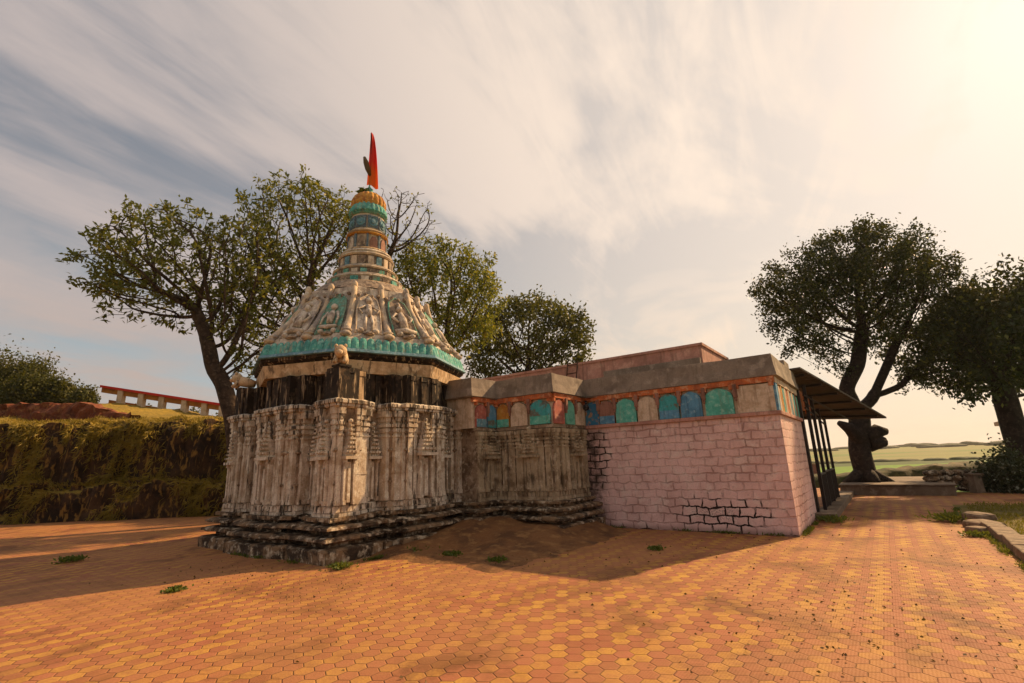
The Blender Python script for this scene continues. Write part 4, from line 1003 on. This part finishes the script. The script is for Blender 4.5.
make_tree('shade_tree', 'dark tree at the right edge with a crown hanging low over the bush', b,
    relp(b, b, (19.2, 19.3, 2.0), (19.2, 19.3, 4.2)),
    rel(b, (20.6, 19.3, 6.6, 2.2, 2.2, 2.1), (24.4, 22.5, 6.4, 2.9, 2.9, 2.3), (18.9, 19.2, 5.8, 1.7, 1.7, 2.0), (17.7, 19.2, 5.6, 1.3, 1.5, 1.5), (22.2, 19.6, 5.9, 2.2, 2.2, 2.4), (18.2, 19.1, 4.2, 1.2, 1.2, 1.0)),  # crown lobe at far right added to throw shade on the paving
    'barkdark', 'leaf_deep', 5000, .2, 2.5, .3, .38, 88, .20, .055, 20, .19, tipr=.0065, rosette=False, leaf_r=.022, shell=.2, clump=-.2)
# broken stub limbs on the big trunk
for q in (0,):
    mb = MB(); mb.tube([(14.25, 20.75, 2.05), (13.85, 20.7, 2.55), (13.45, 20.7, 2.78)], [.34, .24, .1], 9); mb.tube([(14.5, 20.75, 2.1), (15.0, 20.7, 2.4), (15.35, 20.7, 2.35)], [.32, .28, .14], 9)
    mb.tube([(14.6, 20.75, 1.9), (15.2, 20.7, 1.95)], [.35, .2], 8)
    o_ = [x for x in bpy.data.objects if x.name.startswith('shade_tree')][0]
    mb.v = [(x-14.3, y-20.9, z-.35) for x, y, z in mb.v]; mb.build('branch_stub', 'barkdark', o_, smooth=True)

def bush(name, label, c, r_, leaf, n, ll, lw, seed, group=None, bark='bark', cat='bush'):
    root = empty(name, c); tag(root, label, cat, group); rg = np.random.default_rng(seed)
    k_ = max(8, int(22*r_[0])); cs_ = rg.normal(size=(k_, 3)); cs_ /= np.linalg.norm(cs_, axis=1, keepdims=True); cs_[:, 2] = np.abs(cs_[:, 2])
    cs_ = cs_*np.array(r_)*rg.uniform(.45, .95, (k_, 1)); mb = MB()
    for q in cs_: mb.tube([(0, 0, -.1), tuple(q*np.array([.4, .4, .55])), tuple(q)], [.05*r_[0]+.01, .03, .012], 5)
    mb.build('stem', bark, root)
    ci = rg.integers(0, k_, n); pos = cs_[ci]*rg.uniform(.5, 1, (n, 1))+rg.normal(size=(n, 3))*np.array(r_)*.15; pos[:, 2] = np.maximum(pos[:, 2], .02)
    global rng; rng = rg
    dv = rg.normal(size=(n, 3)); mb = MB(); mb.quads(leafs(pos, dv, ll, lw)); mb.build('foliage', leaf, root); return root
bl = [((-33.0, 30, 6.15), (2.5, 1.8, 4.1), 'tall dark bush at the left edge above the bank'), ((-30.2, 30, 6.25), (2.0, 1.5, 3.2), 'second bush from the left on the hillside, rounded and dark green'),
      ((-28.6, 28.5, 5.75), (1.8, 1.3, 2.5), 'brownish bush in the middle of the hillside row'), ((-27.0, 29, 5.75), (1.4, 1.2, 1.8), 'low bush second from the right end of the hillside row'), ((-24.9, 28, 5.45), (1.0, 1.0, 1.35), 'small bush at the right end of the hillside row')]
for i, (c, r_, lb) in enumerate(bl): bush('bush', lb, c, r_, 'leaf_bush', int(7500*r_[0]), .16, .05, 100+i, 'bushes on the hillside')
for i, (x, y, z, r_) in enumerate(((-29.6, 39, 6.0, 1.2), (-27, 41, 5.9, 1.0), (-22.2, 41, 5.4, .9), (-20.6, 41, 5.3, .8), (-24.9, 42, 5.6, .8))):
    bush('bush', ['bushy top behind the left end of the red topped railing', 'low bush behind the railing between its first two pillars', 'bush behind the right half of the red topped railing', 'bush top behind the right end of the railing', 'bush behind the middle of the railing'][i], (x, y, z), (r_*1.3, r_, r_*1.2), 'leaf_bush', 900, .22, .07, 120+i, 'bushes behind the railing')
bush('bush', 'dark round bush at the foot of the right hand tree', (17.9, 18.3, 0), (1.3, 1.0, 1.75), 'leaf_bush_dark', 11000, .12, .04, 140)
bush('bush', 'dark bush at the right edge behind the stone wall', (21.2, 19.0, 0), (1.5, 1.0, 1.6), 'leaf_bush_dark', 8000, .12, .04, 141)
# far hedge line and copses
hl = []
for i in range(46):
    an = R(20+i*1.2); d_ = 560+60*math.sin(i*1.7); x, y = d_*math.cos(an), d_*math.sin(an)
    hl.append((x, y, land_h(x, y)))
mb = MB()
for (x, y, z) in hl:
    for q in range(4): mb.ball((x+random.uniform(-9, 9), y+random.uniform(-9, 9), z+random.uniform(.2, 1)), (random.uniform(4, 13), random.uniform(3, 7), random.uniform(.8, 2.2)), 8, 5, .25)
for q in range(60):
    x = 60+q*2.4; y = 128+random.uniform(-3, 3)-.25*(x-100); mb.ball((x, y, land_h(x, y)-.2), (random.uniform(2, 5), 2, random.uniform(.5, 1.0)), 8, 5, .25)
tag(mb.build('far_treeline', 'hedge', smooth=True), 'distant line of trees and hedges along the horizon beyond the fields', 'treeline', kind='stuff')

# weeds round the finial
bush('weed_plant', 'leafy weed growing out of the top of the temple dome beside the flag', glo(C[0]-.16, C[1]-.12, 9.25), (.34, .3, .24), 'leaf_green', 700, .10, .026, 150, cat='plant')

# ------------------------------------------------------------------ things round the courtyard
pf = empty('tree_platform', glo(0, 11.56), TH); tag(pf, 'low grey cement platform with a step edge round the big tree', 'platform')
mb = MB(); mb.box(.45, 3.35, 0, 6.6, -.05, .33); mb.box(.0, .45, 0, 6.6, -.05, .325); mb.build('platform_body', 'step', pf, bevel=.02)
mb = MB(); mb.box(-.03, 3.40, -.05, 6.65, .335, .385); mb.build('coping', 'step', pf, bevel=.015)

# kerb stones along the right side of the paving
y = -7.2; i = 0
y = -4.1; KS = []
while y < 2.2:
    L_ = random.uniform(.75, 1.15); k_ = empty('kerb_stone', glo(3.06, y), TH+random.uniform(-.03, .03))
    mb = MB(); mb.box(-.13, .18, 0, L_-.05, -.05, .15, .012, .012)
    mb.v = [(x_+random.uniform(-.012, .012), y_+random.uniform(-.015, .015), z_+random.uniform(-.012, .012)) for x_, y_, z_ in mb.v]
    q = mb.build('kerb_block', 'kerb', None, bevel=.02); bpy.data.objects.remove(k_)
    q.name = 'kerb_stone'; q.location = glo(3.06, y); q.rotation_euler = (0, 0, TH+random.uniform(-.03, .03))
    KS.append(q); y += L_; i += 1
for i, q in enumerate(reversed(KS)):
    nth = ['first', 'second', 'third', 'fourth', 'fifth', 'sixth', 'seventh', 'eighth'][min(i, 7)]
    tag(q, nth+' kerb stone along the grass verge counting from the loose broken stones', 'kerb stone', 'kerb stones along the grass verge')
def rock(name, label, loc, r_, mat='kerb', seed=0, cat='stone', group=None):
    mb = MB(); mb.rings([[(r_[0]*k_*math.copysign(abs(math.cos(a_))**.45, math.cos(a_)), r_[1]*k_*math.copysign(abs(math.sin(a_))**.45, math.sin(a_)), zz*r_[2]*1.7) for a_ in [2*math.pi*j/16+.05 for j in range(16)]] for zz, k_ in ((-.1, .95), (.2, 1.0), (.6, .97), (.88, .9), (1.0, .72), (1.03, .3))])
    mb.v = [tuple(Vector(v)*(1+.2*mn.noise(Vector(v)*3+Vector((seed, 0, 0))))) for v in mb.v]
    o_ = mb.build(name, mat, None); o_.location = loc; tag(o_, label, cat, group); return o_
rock('boulder', 'squat pale stone standing at the end of the kerb by the grass', glo(3.0, 3.3), (.22, .26, .13), seed=2)
rock('boulder', 'flat broken stone lying in front of the squat pale stone', glo(2.98, 2.55), (.24, .34, .08), seed=5)
rock('boulder', 'small broken kerb piece among weeds beside the kerb', glo(2.80, 1.8), (.14, .18, .07), seed=8)
# low rubble wall behind the paving at right
lw = MB()
random.seed(5)
wx0, wy0 = 14.9, 17.6
for row in range(4):
    x = 0.0
    while x < 9:
        L_ = random.uniform(.28, .6); lw.ball((x+L_/2+random.uniform(-.03, .03), random.uniform(-.06, .06), .13+row*.19), (L_*.55, .24, .125), 9, 6, .08); x += L_
o_ = lw.build('stone_wall', 'plinth', None); o_.location = (15.4, 19.4, 0); o_.rotation_euler = (0, 0, TH*.35); tag(o_, 'low dark rubble wall behind the paving beneath the right hand trees', 'wall')  # deep shade under the trees put into the wall's dark stone colour
pp = MB(); pp.box(-.16, .16, -.16, .16, -.05, .62, .02, .02); pp.box(-.2, .2, -.2, .2, .62, .68); o_ = pp.build('marker_post', 'step', None, bevel=.012); o_.location = (16.6, 18.6, 0); tag(o_, 'small pale topped post standing in front of the rubble wall', 'post')

# long bank between courtyard and fields
mb = MB(); n = 60
for i in range(n):
    x = 14+i*.35; yb = 27+.10*(x-14)
    for (dy, z) in ((0, -.4), (.15, .35+.2*sm(18, 24, x)), (.9, .5+.25*sm(18, 24, x)), (2.6, -.5)):
        mb.v.append((x, yb+dy+.3*mn.noise(Vector((x*1.3, dy, 2))), z+.22*mn.noise(Vector((x*1.1, dy*2, 4)))))
mb.f = [(i*4+j, (i+1)*4+j, (i+1)*4+j+1, i*4+j+1) for i in range(n-1) for j in range(3)]
mb.f = [f[::-1] for f in mb.f]
M['dark_earth'] = mottled('dark_overgrown_earth', (.075, .055, .022), (.035, .045, .012), (.13, .10, .03), scale=1.5, bump=.9, bd=.05)
tag(mb.build('earth_bank', 'dark_earth', None, smooth=True), kind='structure')
# pink low wall behind the big trunk, with faded red lettering band
lw = empty('low_wall', (16.0, 29.5, 0), R(-14)); tag(lw, 'low faded pink wall with a red painted stripe behind the big tree trunk', 'wall')
mb = MB(); mb.box(-2.6, 1.3, -.12, .12, -.6, .95); mb.build('wall_body', 'pink_far', lw, bevel=.01)
mb = MB(); mb.box(-2.4, -.9, -.135, -.118, .12, .42); mb.build('red_stripe', 'brick_red', lw)
mb = MB(); mb.box(-2.62, 1.32, -.15, .15, .95, 1.02); mb.build('wall_cap', 'pillar', lw)
# pink stepped building behind the right hand trees
hb = empty('pink_building', (33.0, 28.5, -.2), R(-36)); tag(hb, 'pink flat roofed building half hidden behind the right hand trees', 'building')
mb = MB(); mb.box(-3.4, 4, -2, 3, -.5, 3.1); mb.build('wall', 'pink_far', hb, bevel=.01)
mb = MB(); mb.box(-3.7, 4.2, -2.3, 3.2, 3.1, 3.35); mb.build('roof_slab', 'pinkplain', hb)
mb = MB(); mb.box(-1.6, 3, -1.2, 2, 3.35, 4.4); mb.build('upper_wall', 'pink_far', hb)
mb = MB(); mb.box(-3.9, -2.3, -3.4, -2.31, 2.2, 2.35); mb.build('blue_canopy', 'skyblue', hb)
for x in (-2.2, .4):
    mb = MB(); mb.box(x, x+.9, -2.03, -1.98, 1.0, 2.2); mb.build('window', 'iron', hb)

# red topped railing on the upper terrace
rl = empty('railing', (-30.0, 36, 6.2), 0); tag(rl, 'row of cream pillars carrying a red topped beam along the upper terrace', 'railing')
x0, z0r, x1, z1r = -30.4, 8.05, -19.5, 6.05
def rz_(x): return z0r+(z1r-z0r)*(x-x0)/(x1-x0)
mb = MB(); mb.add([(x0+30, -.5, rz_(x0)-6.2), (x1+30, -.5, rz_(x1)-6.2), (x1+30, .7, rz_(x1)-6.2), (x0+30, .7, rz_(x0)-6.2), (x0+30, -.5, rz_(x0)-6.03), (x1+30, -.5, rz_(x1)-6.03), (x1+30, .7, rz_(x1)-6.03), (x0+30, .7, rz_(x0)-6.03)], [(0, 3, 2, 1), (4, 5, 6, 7), (0, 1, 5, 4), (1, 2, 6, 5), (2, 3, 7, 6), (3, 0, 4, 7)]); mb.build('red_coping', 'redtin', rl)
mb = MB(); mb.add([(x0+30, -.3, rz_(x0)-6.55), (x1+30, -.3, rz_(x1)-6.55), (x1+30, .3, rz_(x1)-6.55), (x0+30, .3, rz_(x0)-6.55), (x0+30, -.3, rz_(x0)-6.2), (x1+30, -.3, rz_(x1)-6.2), (x1+30, .3, rz_(x1)-6.2), (x0+30, .3, rz_(x0)-6.2)], [(0, 3, 2, 1), (4, 5, 6, 7), (0, 1, 5, 4), (1, 2, 6, 5), (2, 3, 7, 6), (3, 0, 4, 7)]); mb.build('beam', 'amber', rl)
for x in (-28.9, -27.35, -25.8, -24.1, -22.6, -21.3, -20):
    mb = MB(); mb.box(x+30-.19, x+30+.19, -.42, -.04, rz_(x)-6.2-1.7, rz_(x)-6.2-.002); mb.build('pillar', 'pillar', rl)
mb = MB(); mb.add([(x0+30, .5, -1.4), (x1+30, .5, -1.9), (x1+30, .5, rz_(x1)-7.0), (x0+30, .5, rz_(x0)-7.0), (x0+30, .6, -1.4), (x1+30, .6, -1.9), (x1+30, .6, rz_(x1)-7.0), (x0+30, .6, rz_(x0)-7.0)], [(0, 1, 2, 3), (7, 6, 5, 4), (3, 2, 6, 7), (0, 3, 7, 4), (1, 5, 6, 2)]); mb.build('back_wall', 'amber', rl)
# laterite step above the bank
mb = MB(); n = 90
for i in range(n):
    x = -31+i*.135; h = .62*sm(-19.3, -21.5, x)*(1+.35*mn.noise(Vector((x*.8, 1, 1))))+.02
    for (dy, z) in ((0, -.3), (.05, .15), (.12, h*.6), (.2, h), (.7, h+.05), (1.2, -.2)):
        mb.v.append((x, 24.2+dy+.32*mn.noise(Vector((x*2.1, z*3, 2))), 4.55+.03*(-x-20)+z+.16*mn.noise(Vector((x*2.3, dy*3, 4)))))
mb.f = [(i*6+j, (i+1)*6+j, (i+1)*6+j+1, i*6+j+1) for i in range(n-1) for j in range(5)]
tag(mb.build('laterite_wall', 'laterite', None), 'low crumbling dark red laterite wall above the grass bank', 'wall')

# weeds in the joints
def weed(label, x, y, s_, seed, z=0.0):
    rg = np.random.default_rng(seed); n = int(60+900*s_); pos = rg.normal(size=(n, 3))*np.array([s_*.45, s_*.45, 0]); pos[:, 2] = rg.uniform(0, .25, n)*s_
    dv = rg.normal(size=(n, 3)); dv[:, 2] = np.abs(dv[:, 2])+.5; dv[:, :2] += pos[:, :2]*3
    global rng; rng = rg
    mb = MB(); mb.quads(blades(pos, dv, .42*s_, .016)); o_ = mb.build('weed', 'weed'); o_.location = (x, y, z); tag(o_, label, 'weed', 'weeds growing in the paving')
weed('green weed tuft in front of the shrine plinth corner', -2.98, 8.75, .19, 1)
weed('small weed in the open paving left of the shrine', -4.9, 7.55, .13, 2)
weed('dark weed tuft in the shaded paving at far left', -8.9, 10.4, .22, 3)
weed('low weed in the shade in front of the pink wall', 2.45, 9.5, .14, 4)
weed('weed sprouting at the right foot of the shrine plinth', -1.85, 10.0, .24, 5)
weed('weed beside the soil patch by the plinth', -1.25, 9.6, .17, 6)
weed('weed at the tip of the soil patch', -.35, 8.9, .16, 7)
weed('weed growing at the foot of the sunlit pink side wall', 7.4, 12.3, .3, 8)
weed('weed clump against the pale stone at the end of the kerb', glo(2.6, 3.6)[0], glo(2.6, 3.6)[1], .4, 9)
weed('weed between kerb stones and paving', glo(2.7, 1.2)[0], glo(2.7, 1.2)[1], .2, 10)
# fallen leaves and crumbs of soil
n = 900; pl_ = np.zeros((n, 3)); dv = np.zeros((n, 3)); rg = np.random.default_rng(4)
for i in range(n):
    if i < 520: s_, t_ = rg.uniform(-9, 2.7), rg.uniform(-9, 6)
    elif i < 760: s_, t_ = rg.normal(1.0, .8), rg.normal(-6.0, 1.6)
    else: s_, t_ = rg.normal(-4.4, 1.3), rg.normal(-4.4, .5)
    if -4.7 < s_ < .1 and t_ > -.2: t_ = -rg.uniform(.3, 4)
    if s_ < -4.5 and t_ > -1: t_ = rg.uniform(-8, -6.8)
    p = glo(s_, t_); pl_[i] = (p[0], p[1], .006+rg.uniform(0, .012)); dv[i] = (rg.normal(), rg.normal(), rg.uniform(0, .25))
rng = rg
mb = MB(); mb.quads(blades(pl_, dv, .035, .012)); tag(mb.build('fallen_leaves', 'dead'), 'scattered brown fallen leaves on the paving', 'leaves', kind='stuff')
# short grass on the right hand verge
n = 16000; rg = np.random.default_rng(8); rng = rg
pl_ = []; 
for i in range(n):
    s_, t_ = rg.uniform(3.12, 7.5), rg.uniform(-6, 7.6)
    if mn.noise(Vector((s_*1.2, t_*1.2, 0))) < -.25: continue
    pl_.append(glo(s_, t_, .03+.05*sm(3, 3.6, s_)))
pl_ = np.array(pl_); dv = rg.normal(size=(len(pl_), 3))*.5; dv[:, 2] = 1
M['vergegrass'] = leaf_mat('verge_grass', (.13, .115, .016), (.22, .18, .025), .3)
mb = MB(); mb.quads(blades(pl_, dv, .10, .009)); tag(mb.build('verge_grass', 'vergegrass'), 'short yellow green grass on the verge at right', 'grass', kind='stuff')

# thin warm haze over the fields
hz = MB(); hz.box(-1700, 1700, -60, 2100, -4, 60); ho = hz.build('haze', None); tag(ho, kind='stuff')
hm = bpy.data.materials.new('haze_air'); hm.use_nodes = True; ht = NT(hm.node_tree); ht.N.clear()
pv_ = ht.n('ShaderNodeVolumePrincipled'); pv_.inputs['Color'].default_value = (.95, .9, .85, 1); pv_.inputs['Density'].default_value = .00022; pv_.inputs['Anisotropy'].default_value = .3
ou_ = ht.n('ShaderNodeOutputMaterial'); ht.L.new(pv_.outputs[0], ou_.inputs['Volume']); ho.data.materials.append(hm)

# thin growth and crumbs along the foot of the walls and kerb
rg = np.random.default_rng(31); rng = rg; pl_ = []; runs = [((-4.2, -.06), (-.05, -.06), 260), ((.07, .1), (.07, 2.8), 380), ((-6.2, -6.35), (-5.9, -4.3), 260), ((-9.5, -6.5), (-6.5, -6.4), 200), ((2.86, -3.5), (2.86, 2.2), 500), ((2.5, 2.6), (2.9, 6.5), 420)]
for (a, b2, n) in runs:
    cs_ = rg.random(max(3, n//45))
    for i in range(n):
        f_ = float(np.clip(cs_[rg.integers(len(cs_))]+rg.normal()*.035, 0, 1)); s_ = a[0]+(b2[0]-a[0])*f_+rg.normal()*.025; t_ = a[1]+(b2[1]-a[1])*f_+rg.normal()*.03
        pl_.append(glo(s_, t_, .002))
pl_ = np.array(pl_); dv = rg.normal(size=(len(pl_), 3))*.6; dv[:, 2] = .8
mb = MB(); mb.quads(blades(pl_, dv, .085, .009)); tag(mb.build('edge_grass', 'weed'), 'thin green growth along the foot of the walls and kerb', 'grass', kind='stuff')
